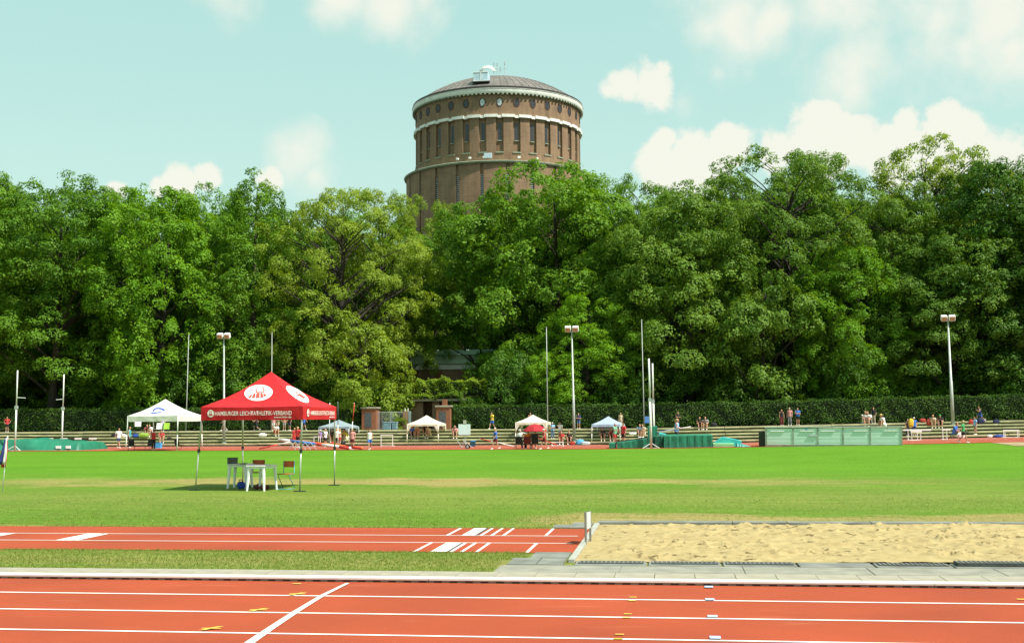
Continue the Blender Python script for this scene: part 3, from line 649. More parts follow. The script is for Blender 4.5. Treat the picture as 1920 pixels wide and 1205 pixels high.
# roof-top plant: glazed box, ribbed hood, antennas
def tpt(x, y, dY): z, X = ZAT(x, y, TWY + dY); return Vector((X - twc.x, dY, z - ZB))
c = tpt(903, 147, -13.6); bx = MB(); bx.box(c, (2.7, 2.4, 1.75)); o = bx.build('roof_box', pm('pale_blue_cladding', (.45, .58, .66), .35, .12, 1.5), tower); bevel(o, .05)
bx = MB(); bx.box(c + Vector((0, -1.23, 0)), (.10, .05, 1.75)); bx.box(c + Vector((0, -1.23, .8)), (2.8, .06, .12)); bx.box(c + Vector((0, -1.23, -.8)), (2.8, .06, .12)); bx.build('box_frame', WHITE, tower)
o = MB().box(c + Vector((.1, -.2, -1.0)), (3.1, 2.6, .2)).build('box_plinth', ROOFD, tower)
hb = tpt(914, 136, -5); hood = MB(); nseg = 14
for k in range(nseg + 1):
    a = math.radians(8 + 150 * k / nseg); hood.path([hb + Vector((-math.cos(a) * .9 + .2, -1.2, math.sin(a) * .8 - .3)), hb + Vector((-math.cos(a) * 1.75, .2, math.sin(a) * 1.75 - .4))], [.07, .09], 5)
hood.build('hood_rib', WHITE, tower)
hs_ = MB(); pts0 = [hb + Vector((-math.cos(math.radians(8 + 150 * k / 20)) * .9 + .2, -1.1, math.sin(math.radians(8 + 150 * k / 20)) * .78 - .3)) for k in range(21)]; pts1 = [hb + Vector((-math.cos(math.radians(8 + 150 * k / 20)) * 1.7, .25, math.sin(math.radians(8 + 150 * k / 20)) * 1.7 - .4)) for k in range(21)]
for k in range(20): hs_.quad(pts0[k], pts0[k + 1], pts1[k + 1], pts1[k])
hs_.build('hood', pm('pale_hood_metal', (.6, .6, .56), .5, .1, 3), tower)
for x, yt in ((926, 119), (932, 120), (946, 118), (938, 128)):
    p = tpt(x, 138, -5); q = tpt(x, yt, -5); m = MB(); m.tube(p, q, .05, n=6); m.box(q + Vector((0, 0, -.1)), (.18, .18, .5)); m.tube(p + (q - p) * .45 + Vector((-.4, 0, 0)), p + (q - p) * .45 + Vector((.4, 0, 0)), .03, n=5); m.build('antenna', GREYM, tower)

# ------------------------------------------------------------------ trees
BARK = pm('bark', (.036, .030, .022), .95, .35, 2.5, .8, 14, stretch=(1, 1, .25))
LEAF = {'mid': leaf_mat('leaves_mid_green', (.052, .140, .009), (.205, .370, .030), .38),
        'dark': leaf_mat('leaves_dark_green', (.036, .100, .010), (.130, .265, .028), .34),
        'yellow': leaf_mat('leaves_yellow_green', (.095, .175, .011), (.310, .410, .050), .42),
        'fresh': leaf_mat('leaves_fresh_green', (.062, .170, .007), (.235, .440, .026), .42),
        'olive': leaf_mat('leaves_olive_green', (.052, .130, .013), (.200, .325, .042), .38)}
def leaf_cloud(C, N, size, r, tint):
    """C centres, N preferred normals -> diamond leaves"""
    n = len(C); N = N / np.linalg.norm(N, axis=1, keepdims=True).clip(1e-6)
    T = np.cross(N, r.normal(size=(n, 3))); T /= np.linalg.norm(T, axis=1, keepdims=True).clip(1e-6); B = np.cross(N, T)
    L = (size * r.uniform(.65, 1.35, n))[:, None]; W = L * r.uniform(.5, .75, n)[:, None]
    V = np.stack([C - T * L * .5, C - B * W * .5 + T * L * .05 + N * L * .07, C + T * L * .5, C + B * W * .5 + T * L * .05 + N * L * .07], 1).reshape(-1, 3)
    return V, np.arange(4 * n).reshape(-1, 4), np.repeat(tint, 4)
def leaf_mesh(name, V, F, tint, mat):
    me = fast_mesh(name, V, F); at = me.attributes.new('tint', 'FLOAT', 'POINT'); at.data.foreach_set('value', tint.clip(0, 1).astype(np.float32)); me.materials.append(mat); return me
def make_tree(seed, H, R, zb, ncl, nleaf, leaf, cr, flat, style='round', widest=.42, nbr=60, spread=(.45, .55)):
    r = np.random.default_rng(seed)
    t = r.beta(1.25, 1.0, ncl * 3); env = np.where(t > widest, np.sqrt(np.clip(1 - ((t - widest) / (1.04 - widest)) ** 2, .03, 1)), .70 + .30 * (t / widest))
    if style == 'spire': env = np.clip(1.05 - t, .05, 1) ** .62
    keep = r.random(len(t)) < env + .12; t, env = t[keep][:ncl], env[keep][:ncl]; n = len(t)
    a = r.uniform(0, 2 * np.pi, n); ph = r.uniform(0, 6.28, 6)
    lob = 1 + .16 * np.sin(2 * a + ph[0] + 3 * t) + .13 * np.sin(3 * a + ph[1] - 5 * t) + .12 * np.sin(5 * a + 9 * t + ph[2])
    rad = R * env * lob * (spread[0] + spread[1] * np.sqrt(r.random(n)))
    lean = r.normal(0, .25, 2)
    C = np.stack([np.cos(a) * rad + lean[0] * t * 2, np.sin(a) * rad + lean[1] * t * 2, zb + (H - zb) * t * .95 + r.normal(0, .25, n)], 1)
    crs = cr * r.uniform(.65, 1.30, n) * (1 - .25 * t)
    outc = np.stack([np.cos(a), np.sin(a), np.zeros(n)], 1)
    # each bough carries a dome of leaf tufts, each tuft a small dome of leaves
    ns = 11; bi = np.repeat(np.arange(n), ns); q = len(bi)
    d1 = r.normal(size=(q, 3)) + outc[bi] * .55 + np.array([0, 0, .45]); d1 /= np.linalg.norm(d1, axis=1, keepdims=True)
    o1 = d1 * (.55 + .45 * r.random(q) ** .5)[:, None] * crs[bi][:, None]; o1[:, 2] *= flat
    rad1 = (o1[:, 0] * outc[bi][:, 0] + o1[:, 1] * outc[bi][:, 1]); o1[:, 2] -= rad1 * (.34 if style == 'layer' else .24)
    S = C[bi] + o1; sr = crs[bi] * r.uniform(.30, .52, q)
    per = np.maximum(20, nleaf * sr ** 2 / (sr ** 2).sum()).astype(int); idx = np.repeat(np.arange(q), per); m = len(idx)
    d = r.normal(size=(m, 3)) + d1[idx] * .7 + np.array([0, 0, .35]); d /= np.linalg.norm(d, axis=1, keepdims=True)
    off = d * (.50 + .50 * r.random(m) ** .5)[:, None] * sr[idx][:, None]; off[:, 2] *= min(1, flat + .25)
    C2 = S[idx] + off + r.normal(0, .05, (m, 3))
    Nn = d * .75 + d1[idx] * .35 + np.array([0, 0, .40]) + r.normal(0, .30, (m, 3))
    tint = .45 + .26 * (r.random(n)[bi][idx] - .5) + .26 * (r.random(q)[idx] - .5) + .28 * (r.random(m) - .5)
    V, F, T = leaf_cloud(C2, Nn, leaf, r, tint)
    # trunk and limbs
    tb = MB(); k = 9; pts = []; wob = r.normal(0, .018 * H, 2)
    for i in range(k):
        f = i / (k - 1); pts.append(Vector((math.sin(f * 3 + ph[3]) * .012 * H - math.sin(ph[3]) * .012 * H + wob[0] * f, math.sin(f * 2.4 + ph[4]) * .012 * H - math.sin(ph[4]) * .012 * H + wob[1] * f, f * H * .86 - .1)))
    tr = [.020 * H * (1.35 if i == 0 else 1) * (1 - .93 * (i / (k - 1)) ** .9) + .02 for i in range(k)]; tb.path(pts, tr, 9)
    br = MB(); order = r.permutation(n)[:nbr]
    for j in order:
        c = Vector(C[j]); hd = math.hypot(c.x, c.y); zs = max(zb * .6, c.z - hd * r.uniform(.45, .95)); f = min(.98, max(.02, (zs + .1) / (H * .86))); q = f * (k - 1); i0 = min(k - 2, int(q)); p0 = pts[i0].lerp(pts[i0 + 1], q - i0)
        mid = p0.lerp(c, .5) + Vector((r.normal(0, .25), r.normal(0, .25), hd * .08)); r0 = min(tr[i0] * .55, .055 + .013 * hd)
        br.path([p0, p0.lerp(mid, .55) + Vector((0, 0, .05)), mid, c.lerp(mid, .4), c], [r0, r0 * .82, r0 * .6, r0 * .4, .018], 5, False)
    return V, F, T, tb.mesh('trunk'), br.mesh('branches')
VARS = {}
def variant(key, *a, **k):
    V, F, T, tm, bm_ = make_tree(*a, **k); tm.materials.append(BARK); bm_.materials.append(BARK); tm.polygons.foreach_set('use_smooth', [True] * len(tm.polygons))
    VARS[key] = (leaf_mesh('crown', V, F, T, LEAF['mid']), tm, bm_, a[1], a[2])
variant('beech', 21, 22, 7.0, 2.6, 195, 90000, .21, 1.75, .38, 'layer', .45, 30)
variant('maple', 22, 22, 7.0, 1.4, 185, 90000, .23, 1.60, .70, 'round', .55, 30)
variant('maple_b', 29, 22, 7.0, 1.0, 180, 88000, .24, 1.70, .55, 'round', .50, 30)
variant('hornbeam', 23, 22, 5.6, 1.2, 170, 64000, .18, 1.15, .85, 'spire', .4, 40)
variant('oak', 24, 24, 8.0, 2.6, 165, 74000, .20, 1.45, .52, 'round', .55, 110, (.42, .60))
variant('oak_b', 27, 24, 8.0, 2.0, 165, 76000, .20, 1.55, .48, 'layer', .5, 90, (.42, .60))
variant('linden', 25, 22, 6.5, .8, 160, 76000, .20, 1.50, .62, 'round', .35, 40)
variant('high_maple', 33, 22, 6.6, 6.6, 140, 66000, .22, 1.60, .50, 'layer', .45, 40)
variant('low_bough', 26, 8, 3.6, .4, 60, 20000, .20, 1.15, .48, 'layer', .45, 24)
variant('shrub', 28, 5, 3.0, .2, 50, 16000, .17, .95, .8, 'round', .4, 12)
def tree(kind, x, top, Y, rad, leaf, name, label, group=None, rz=None, base=None):
    me, tm, bm_, H0, R0 = VARS[kind]; p = A(x, Y, PATH_Z); h = (ZAT(x, top, Y)[0] - p.z) * 1.0
    if base is None: base = p.z
    root = empty(name, (p.x, p.y, base), random.uniform(0, 6.28) if rz is None else rz); root.scale = (rad / R0, rad / R0, h / H0)
    c = obj('crown', me, root); c.material_slots[0].link = 'OBJECT'; c.material_slots[0].material = LEAF[leaf]
    obj('trunk', tm, root); obj('branches', bm_, root)
    return tag(root, label, 'shrub' if kind == 'shrub' else 'tree', group)
FRONTROW = [
 ('beech', -70, 322, 105, 7.5, 'mid', 'beech_tree', 'layered green beech at the hedge end behind the covered vault mat'),
 ('beech', 95, 330, 104, 7.6, 'mid', 'beech_tree', 'broad beech with bare lower trunk behind the two white vault uprights'),
 ('maple', 292, 352, 104.5, 6.2, 'fresh', 'maple_tree', 'fresh green clumpy maple rising behind the white logo tent'),
 ('linden', 205, 362, 110, 5.5, 'mid', 'linden_tree', 'linden squeezed between the broad beech and the fresh green maple'),
 ('hornbeam', 478, 306, 106, 6.0, 'mid', 'hornbeam_tree', 'hornbeam with feathery pointed tip behind the red tent'),
 ('linden', 390, 350, 111, 5.5, 'fresh', 'linden_tree', 'linden filling the gap between fresh green maple and pointed hornbeam'),
 ('oak', 640, 340, 106, 6.6, 'yellow', 'oak_tree', 'yellow-green loose-crowned oak left of the brick gate'),
 ('low_bough', 690, 590, 102.5, 3.7, 'yellow', 'young_tree', 'low yellow-green young tree overhanging the brick gate pillar'),
 ('oak_b', 725, 358, 112, 5.2, 'yellow', 'oak_tree', 'pale oak crown just left of the tower foot'),
 ('oak', 810, 360, 129, 5.0, 'yellow', 'oak_tree', 'thin yellow-green oak directly in front of the tower'),
 ('high_maple', 915, 370, 114, 6.2, 'mid', 'maple_tree', 'dark layered maple over the garden entrance'),
 ('maple_b', 1045, 298, 111.5, 7.8, 'mid', 'maple_tree', 'great rounded maple covering the right half of the tower foot'),
 ('oak_b', 1140, 318, 114, 5.6, 'mid', 'oak_tree', 'oak shoulder beside the great rounded maple'),
 ('linden', 1100, 545, 103.5, 4.4, 'fresh', 'young_tree', 'bright green young linden behind the middle floodlight mast'),
 ('oak', 1215, 322, 115, 5.0, 'mid', 'oak_tree', 'airy oak with sky gaps behind the thin flagpole by the vault uprights'),
 ('maple_b', 1295, 338, 106, 6.2, 'olive', 'maple_tree', 'dull green maple behind the pole vault landing mat'),
 ('beech', 1370, 345, 111, 5.2, 'mid', 'beech_tree', 'beech between the dull green maple and the tall spreading oak'),
 ('oak', 1485, 262, 109, 7.8, 'olive', 'oak_tree', 'tall spreading oak with visible limbs behind the green container'),
 ('oak_b', 1575, 290, 116, 6.0, 'olive', 'oak_tree', 'olive oak in the dip between the two tall oaks'),
 ('low_bough', 1430, 520, 103.5, 4.0, 'olive', 'young_tree', 'young olive-green tree under the tall spreading oak'),
 ('maple', 1610, 460, 105, 4.8, 'fresh', 'young_tree', 'bright maple sapling behind the right end of the container'),
 ('oak', 1750, 255, 113, 7.2, 'yellow', 'oak_tree', 'tallest oak, airy with yellowish top, behind the right floodlight mast'),
 ('linden', 1690, 345, 108, 5.4, 'olive', 'linden_tree', 'linden below the gap between the two tall oaks'),
 ('maple_b', 1800, 420, 105, 5.6, 'olive', 'maple_tree', 'maple in front of the tallest oak'),
 ('maple', 1905, 300, 107, 6.8, 'dark', 'maple_tree', 'dark maple at the hedge end beside the hurdle'),
 ('beech', 2010, 300, 106, 7, 'dark', 'beech_tree', 'dark beech standing beyond the dark maple')]
for i, (k, x, top, Y, rad, lf, nm, lab) in enumerate(FRONTROW): tree(k, x, top, Y, rad, lf, nm, lab)
rt = random.Random(12)
sky_line = [(-150, 345), (0, 350), (200, 372), (300, 375), (430, 368), (560, 378), (680, 372), (760, 385), (960, 385), (1060, 340), (1180, 375), (1300, 362), (1400, 340), (1500, 310), (1600, 335), (1700, 330), (1800, 300), (1900, 330), (2060, 330)]
def line_at(x): return float(np.interp(x, [p[0] for p in sky_line], [p[1] for p in sky_line]))
for j, Y in enumerate((119, 131)):
    for x in range(-140 + 50 * j, 2060, 118):
        xx = x + rt.uniform(-22, 22); top = line_at(xx) + 18 + 22 * j + rt.uniform(-6, 22)
        dpt = Y + rt.uniform(-2, 2)
        if 735 < xx < 935: top = max(top, 400 + rt.uniform(0, 25)); dpt = 138 + 5 * j
        tree(rt.choice(['beech', 'maple', 'linden', 'maple_b']), xx, top, dpt, rt.uniform(5.6, 7.2), rt.choice(['mid', 'dark', 'dark', 'olive']), 'woodland_tree', 'dense woodland tree in the rows behind the front trees', 'woodland trees behind the front row')
for x in range(-120, 2040, 78):
    xx = x + rt.uniform(-20, 20)
    if 735 < xx < 930: continue
    if xx < 190: continue
    tree('shrub', xx, 690 + rt.uniform(-40, 30), 103.4 + rt.uniform(-.8, 3.5), rt.uniform(2.4, 3.4), rt.choice(['dark', 'dark', 'mid']), 'undergrowth_shrub', 'dark undergrowth shrub rising behind the clipped hedge', 'undergrowth shrubs behind the hedge')
for x in range(-120, 240, 70): tree('shrub', x, 705 + rt.uniform(-20, 20), 111 + rt.uniform(-1, 2), 3.4, 'dark', 'undergrowth_shrub', 'dark undergrowth shrub rising behind the clipped hedge', 'undergrowth shrubs behind the hedge')

# ------------------------------------------------------------------ clipped hedges
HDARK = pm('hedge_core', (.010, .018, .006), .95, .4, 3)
def hedge(name, x0, x1, y0, y1, z0, z1, dens, leaf, mat, label, seed, wav=.10, rise=True, stems=True, upn=.35):
    r = np.random.default_rng(seed); h = z1 - z0; Lx, Ly = x1 - x0, y1 - y0
    root = empty(name, ((x0 + x1) / 2, (y0 + y1) / 2, z0 + (gz((x0 + x1) / 2, y0) if rise else 0)))
    C, N = [], []
    for area, f, nn in ((Lx * h, lambda n: np.stack([r.uniform(x0, x1, n), np.full(n, y0), z1 - (h - .1) * r.random(n) ** (1.0 if stems else 1.7)], 1), (0, -1, upn)), (Lx * Ly, lambda n: np.stack([r.uniform(x0, x1, n), r.uniform(y0, y1, n), np.full(n, z1)], 1), (0, 0, 1)),
                        (Ly * h, lambda n: np.stack([np.full(n, x0), r.uniform(y0, y1, n), r.uniform(z0, z1, n)], 1), (-1, 0, .3)), (Ly * h, lambda n: np.stack([np.full(n, x1), r.uniform(y0, y1, n), r.uniform(z0, z1, n)], 1), (1, 0, .3))):
        n = int(area * dens); P = f(n); C.append(P); N.append(np.tile(nn, (n, 1)))
    C, N = np.concatenate(C), np.concatenate(N); n = len(C)
    wob = np.sin(C[:, 0] * 2.1 + seed) * np.sin(C[:, 0] * .73 + C[:, 2] * 2.3) * wav + np.sin(C[:, 0] * 5.3 + C[:, 2] * 4.1) * wav * .5
    C = C + N * wob[:, None] + r.normal(0, .055, (n, 3)); N = N + r.normal(0, .6, (n, 3))
    if rise: C[:, 2] += np.array([gz(a, y0) for a in C[:, 0]])
    sprout = r.random(n) < .012; C[:, 2] += np.where(sprout & (C[:, 2] > z1 - .2), r.uniform(0, .25, n), 0)
    V, F, T = leaf_cloud(C - np.array(root.location), N, leaf, r, .45 + .5 * (r.random(n) - .5) + .3 * np.sin(C[:, 0] * .9 + seed) * np.sin(C[:, 2] * 2 + C[:, 0] * .37))
    obj('foliage', leaf_mesh('foliage', V, F, T, mat), root)
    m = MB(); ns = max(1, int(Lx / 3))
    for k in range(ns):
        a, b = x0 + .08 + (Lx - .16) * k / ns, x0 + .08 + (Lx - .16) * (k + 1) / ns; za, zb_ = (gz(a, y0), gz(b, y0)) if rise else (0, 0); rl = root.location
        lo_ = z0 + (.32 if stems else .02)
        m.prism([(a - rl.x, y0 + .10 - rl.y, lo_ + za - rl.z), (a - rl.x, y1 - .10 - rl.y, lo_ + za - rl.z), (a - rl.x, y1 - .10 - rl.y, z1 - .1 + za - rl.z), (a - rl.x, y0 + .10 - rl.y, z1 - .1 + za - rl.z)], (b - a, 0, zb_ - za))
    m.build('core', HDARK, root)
    if stems:
        m = MB(); q = x0 + .3
        while q < x1 - .2:
            zq = (gz(q, y0) if rise else 0); m.tube((q - root.location.x, y0 + .4 - root.location.y, z0 + zq - root.location.z - .02), (q + r.uniform(-.1, .1) - root.location.x, y0 + .4 - root.location.y, z0 + .6 + zq - root.location.z), .035, .03, 5); q += .45
        stuff(m.build('stems', BARK, root))
    return tag(root, label, 'hedge')
HY = PATH_Y + 2.2
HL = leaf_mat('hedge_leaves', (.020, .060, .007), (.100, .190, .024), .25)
HL2 = leaf_mat('painted_sun_hedge_leaves', (.085, .170, .010), (.34, .46, .045), .42)  # brighter copy of the hedge green, sunlight painted into the leaf colour
hz = lambda x, y: ZAT(x, y, HY)[0]
xl1, xr0 = A(676, HY).x, A(846, HY).x
hedge('clipped_hedge', -58, xl1, HY, HY + 1.2, PATH_Z, hz(300, 766), 190, .12, HL, 'long dark clipped hedge from the covered vault mat to the brick gate', 2)
hedge('clipped_hedge', xr0, 48, HY, HY + 1.2, PATH_Z, hz(1300, 757), 190, .12, HL, 'long clipped hedge running from the brick gate behind the green container', 3)
# ------------------------------------------------------------------ gate, entrance wall, balcony hedge, annexe
def gate_pillar(xa, xb, ytop, label, extra=False):
    a, b = A(xa, HY - .6, PATH_Z), A(xb, HY - .6, PATH_Z); w = b.x - a.x; h = ZAT((xa + xb) / 2, ytop, HY - .6)[0] - a.z
    root = tag(empty('gate_pillar', ((a.x + b.x) / 2, HY, a.z)), label, 'pillar')
    bevel(MB().box((0, 0, h / 2 - .06), (w - .08, 1.2, h - .12)).build('shaft', BRICKR, root), .012)
    bevel(MB().box((0, 0, h - .06), (w + .10, 1.36, .14)).build('cap', CONC, root), .015)
    bevel(MB().box((-.06, -.604, h * .44), (.56, .03, h * .66)).build('plaque', DARK, root), .008)
    for dz in (.18, h * .44 + h * .33 + .05): MB().box((-.06, -.606, dz - .05), (.64, .05, .05)).build('plaque_ledge', BRICKR, root)
    if extra: bevel(MB().box((.02, 0, h + .25), (.38, .4, .48)).build('brick_block', BRICKR, root), .01)
    return root
gate_pillar(677, 706, 763, 'squat red brick gate pillar with dark plaque beside the left hedge')
gate_pillar(817, 845, 760, 'red brick gate pillar with a small brick block on top beside the cream tent', True)
gl, gr_ = A(709, HY, PATH_Z), A(757, HY, PATH_Z); gh = ZAT(730, 771, HY)[0] - gl.z
gate = tag(empty('iron_gate', (gl.x, HY, gl.z)), 'grey iron bar gate between the two red brick gate pillars', 'gate'); gw = gr_.x - gl.x
bar = MB().tube((0, 0, .08), (0, 0, gh), .014, n=6).mesh('bar'); bar.materials.append(GREYM)
for k in range(19): obj('bar', bar, gate, (gw * k / 18, 0, 0))
for z in (.1, gh - .06): MB().box((gw / 2, 0, z), (gw, .04, .05)).build('rail', GREYM, gate)
for k in (0, .5, 1): MB().box((gw * k, 0, gh / 2), (.07, .07, gh)).build('post', GREYM, gate)
mp_ = A(760, HY, PATH_Z); root = tag(empty('gate_post', mp_), 'brown brick middle gate post with grey steel leaf beside it', 'post')
bevel(MB().box((0, 0, gh / 2), (.36, .4, gh)).build('shaft', BRICK, root), .01)
for dx in (-.02, .22): MB().tube((dx, 0, gh), (dx, 0, gh + .25), .035, n=8).build('hinge_pin', WHITE, root)
bevel(MB().box((.36, 0, gh / 2), (.22, .06, gh)).build('steel_leaf', pm('grey_green_steel', (.20, .26, .26), .5, .15, 4), root), .01)
for k, (xa, xb) in enumerate(((719.5, 734), (736, 745.5))):
    a, b = A(xa, HY - .7, PATH_Z), A(xb, HY - .7, PATH_Z); h = ZAT(727, 790.5, HY - .7)[0] - a.z
    root = tag(empty('litter_bin', ((a.x + b.x) / 2, HY - .7, a.z)), ('wide' if k == 0 else 'narrow') + ' ribbed grey-blue bin in front of the iron gate', 'bin')
    w = b.x - a.x; bl = pm('grey_blue_plastic', (.22, .33, .38), .5, .15, 4)
    bevel(MB().box((0, 0, h / 2 - .03), (w, .5, h - .06)).build('body', bl, root), .02)
    bevel(MB().box((0, 0, h - .03), (w + .05, .56, .06)).build('lid', bl, root), .015)
    m = MB(); [m.box((-w / 2 + w * (q + .5) / 6, -.26, h / 2 - .03), (.025, .03, h - .2)) for q in range(6)]; m.build('ribs', bl, root)
# entrance wall with dark doorway and the sunlit hedge on its roof slab
EY = 102.6
ez = lambda x, y: ZAT(x, y, EY)[0]
ea, eb = ZAT(752, 745, EY)[1], ZAT(872, 745, EY)[1]; z1_ = ez(830, 752)
ent = tag(empty('entrance_wall', ((ea + eb) / 2, EY, PATH_Z)), 'shaded brick garden entrance with dark doorway under the sunlit balcony hedge', 'wall')
W = eb - ea
segs = [(-W / 2, -W / 2 + 1.9), (-W / 2 + 2.7, -W / 2 + 3.3), (-W / 2 + 5.0, W / 2)]
for s0, s1 in segs: MB().box(((s0 + s1) / 2, .3, (z1_ - PATH_Z) / 2), (s1 - s0, .6, z1_ - PATH_Z)).build('wall_pier', BRICK, ent)
MB().box((0, 2.2, (z1_ - PATH_Z) / 2), (W, .2, z1_ - PATH_Z)).build('inner_wall', BRICK, ent)
bevel(MB().box((0, .9, z1_ - PATH_Z + .12), (W + .3, 3.0, .22)).build('roof_slab', CONC, ent), .02)
MB().box((-W / 2 + 4.15, .35, .9), (1.5, .1, 1.8)).build('door', BLACK, ent)
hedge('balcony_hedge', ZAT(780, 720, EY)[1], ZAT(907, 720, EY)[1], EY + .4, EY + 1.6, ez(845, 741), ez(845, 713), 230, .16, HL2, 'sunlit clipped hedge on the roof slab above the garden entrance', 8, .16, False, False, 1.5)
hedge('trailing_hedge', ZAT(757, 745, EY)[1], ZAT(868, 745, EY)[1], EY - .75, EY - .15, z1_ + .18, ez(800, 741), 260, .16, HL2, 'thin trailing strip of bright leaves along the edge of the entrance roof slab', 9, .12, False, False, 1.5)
tree('shrub', 880, 742, 102.2, 1.5, 'olive', 'grey_green_shrub', 'soft grey-green shrub behind the hedge beside the gate pillar')
tree('shrub', 655, 760, 99.9, 1.0, 'fresh', 'bright_shrub', 'bright leafy shrub growing out of the hedge beside the squat gate pillar')
tree('shrub', 748, 783, 98.6, .55, 'yellow', 'potted_shrub', 'small yellow-green shrub beside the bins at the iron gate')
AY = 114.0
aa, ab = ZAT(758, 690, AY)[1], ZAT(1010, 690, AY)[1]; az1 = ZAT(800, 690, AY)[0]; az2 = ZAT(790, 655, AY)[0]; aW = ab - aa
ann = tag(empty('brick_annexe', ((aa + ab) / 2, AY, PATH_Z)), 'low brick annexe with pale green cornice glimpsed between the trees below the tower', 'building')
MB().box((0, 6, (az1 - PATH_Z) / 2), (aW, 12, az1 - PATH_Z)).build('wall', BRICK, ann)
for dz, ex, hh, mt in ((0.1, .3, .5, STONE), (.75, .9, .8, pm('pale_green_cornice', (.36, .46, .36), .6, .1, 1)), (1.42, 1.5, .5, pm('pale_green_roof_edge', (.32, .48, .40), .6, .1, 1))): bevel(MB().box((0, 6, az1 - PATH_Z + dz), (aW + ex, 12 + ex, hh)).build('cornice', mt, ann), .03)
for k in range(6): MB().box((-aW / 2 + 1.0 + k * 2.4, -.12, (az1 - PATH_Z) / 2 - .1), (.5, .3, az1 - PATH_Z - .3)).build('pilaster', BRICKR, ann)
# ------------------------------------------------------------------ tents
def tz(X, Y):
    """ground height anywhere on the far side, terrace steps included"""
    if Y < TY - .05: return gz(X, Y)
    return gz(X, Y) + (min(NST, int((Y - TY) / TREAD + 1e-6) + 1) * RISE)
def on(x, Y):
    p = A(x, Y, 0); 
    for _ in range(4): p = A(x, Y, tz(p.x, Y) - gz(p.x, Y))
    return p
def roof_fn(c, peak, ze):
    """c: FL, FR, BR, BL eave corners (x, y); returns surface(side, s, t)"""
    def P(side, s, t):
        a, b = Vector(c[side]), Vector(c[(side + 1) % 4]); e = a.lerp(b, s); q = e.lerp(Vector(peak[:2]), t)
        sag = -.10 * math.sin(math.pi * t) * (peak[2] - ze) - .06 * math.sin(math.pi * s) * (1 - t) * math.sin(math.pi * min(1, t * 2 + .1)) * (peak[2] - ze)
        return Vector((q.x, q.y, ze + (peak[2] - ze) * t + sag))
    return P
def tent(name, label, c, zlow, ze, zpk, cloth, feet, leg_mat, leg_r=.028, plates=False, collars=False, group=None, crown_scallop=0.0, flap=0.0):
    ctr = sum((Vector(p) for p in c), Vector((0, 0))) / 4; zg = min(f.z for f in feet)
    root = tag(empty(name, (ctr.x, ctr.y, zg)), label, 'tent', group); off = Vector((ctr.x, ctr.y, zg))
    P = roof_fn(c, (ctr.x, ctr.y, zpk), ze); n, m = 14, 10; rf = MB()
    for side in range(4):
        vs = [P(side, i / n, j / m) - off for j in range(m + 1) for i in range(n + 1)]
        rf.add(vs, [(j * (n + 1) + i, j * (n + 1) + i + 1, (j + 1) * (n + 1) + i + 1, (j + 1) * (n + 1) + i) for j in range(m) for i in range(n)])
    rf.build('roof', cloth, root, True)
    va = MB()
    for side in range(4):
        a, b = Vector(c[side]), Vector(c[(side + 1) % 4]); nrm = Vector(((b - a).y, -(b - a).x)).normalized(); q = 24; vs = []
        for i in range(q + 1):
            s = i / q; e = a.lerp(b, s); bul = .012 * math.sin(s * 19 + side) * (0 < i < q)
            zt = P(side, s, 0).z; vs += [(e.x - off.x, e.y - off.y, zt - off.z), (e.x + nrm.x * bul - off.x, e.y + nrm.y * bul - off.y, zlow - off.z + crown_scallop * abs(math.sin(s * math.pi * 5)))]
        va.add(vs, [(2 * i, 2 * i + 1, 2 * i + 3, 2 * i + 2) for i in range(q)])
    va.build('valance', cloth, root, True)
    for k in range(4):
        f = feet[k] - off; t = Vector((c[k][0], c[k][1], ze - .03)) - off; ins = (Vector((0, 0, 0)) - Vector((t.x, t.y, 0))).normalized() * .05; t = t + ins; mid = f.lerp(t, .48)
        lg = MB(); lg.tube(f, mid, leg_r * .8, n=8); lg.tube(mid + (f - mid) * .02, t, leg_r, n=8); lo = lg.build('leg', leg_mat, root, True)
        if collars: MB().tube(mid - Vector((0, 0, .04)), mid + Vector((0, 0, .05)), leg_r * 1.7, n=8).build('collar', BLACK, lo)
        if plates: bevel(MB().box(f + Vector((0, 0, .012)), (.34, .13, .022), .1).build('foot_plate', BLACK, lo), .004)
        if flap:   # cloth corner wrapped round the leg, tapering downwards
            fm = MB(); z0_, z1_ = ze - .05 - off.z, zlow - off.z - flap
            for j in (-1, 1):
                nb = Vector(c[(k + j) % 4]) - Vector(c[k]); nb = nb.normalized(); w = Vector((nb.x, nb.y, 0))
                p0 = Vector((c[k][0] - off.x, c[k][1] - off.y, 0)); fm.quad(p0 + Vector((0, 0, z0_)), p0 + w * .34 + Vector((0, 0, zlow - off.z + .02)), p0 + w * .07 + Vector((0, 0, z1_)), p0 + Vector((0, 0, z1_)))
            fm.build('corner_flap', cloth, root)
    sm = MB()
    for side in range(4):
        a, b = Vector(c[side]), Vector(c[(side + 1) % 4])
        for i in range(4):
            p, q = a.lerp(b, i / 4 + .01), a.lerp(b, (i + 1) / 4 - .01); z0_, z1_ = zlow + .02, ze - .08
            for za, zb in ((z0_, z1_), (z1_, z0_)): sm.tube((p.x - off.x, p.y - off.y, za - off.z), (q.x - off.x, q.y - off.y, zb - off.z), .010, n=4)
    for side in range(4): p = Vector((c[side][0], c[side][1], ze - .1)) - off; sm.tube(p * .97, Vector((0, 0, zpk - off.z - .12)), .012, n=4)
    so = sm.build('scissor_frame', leg_mat, root); so.scale = (.985, .985, 1)
    return root, P, off
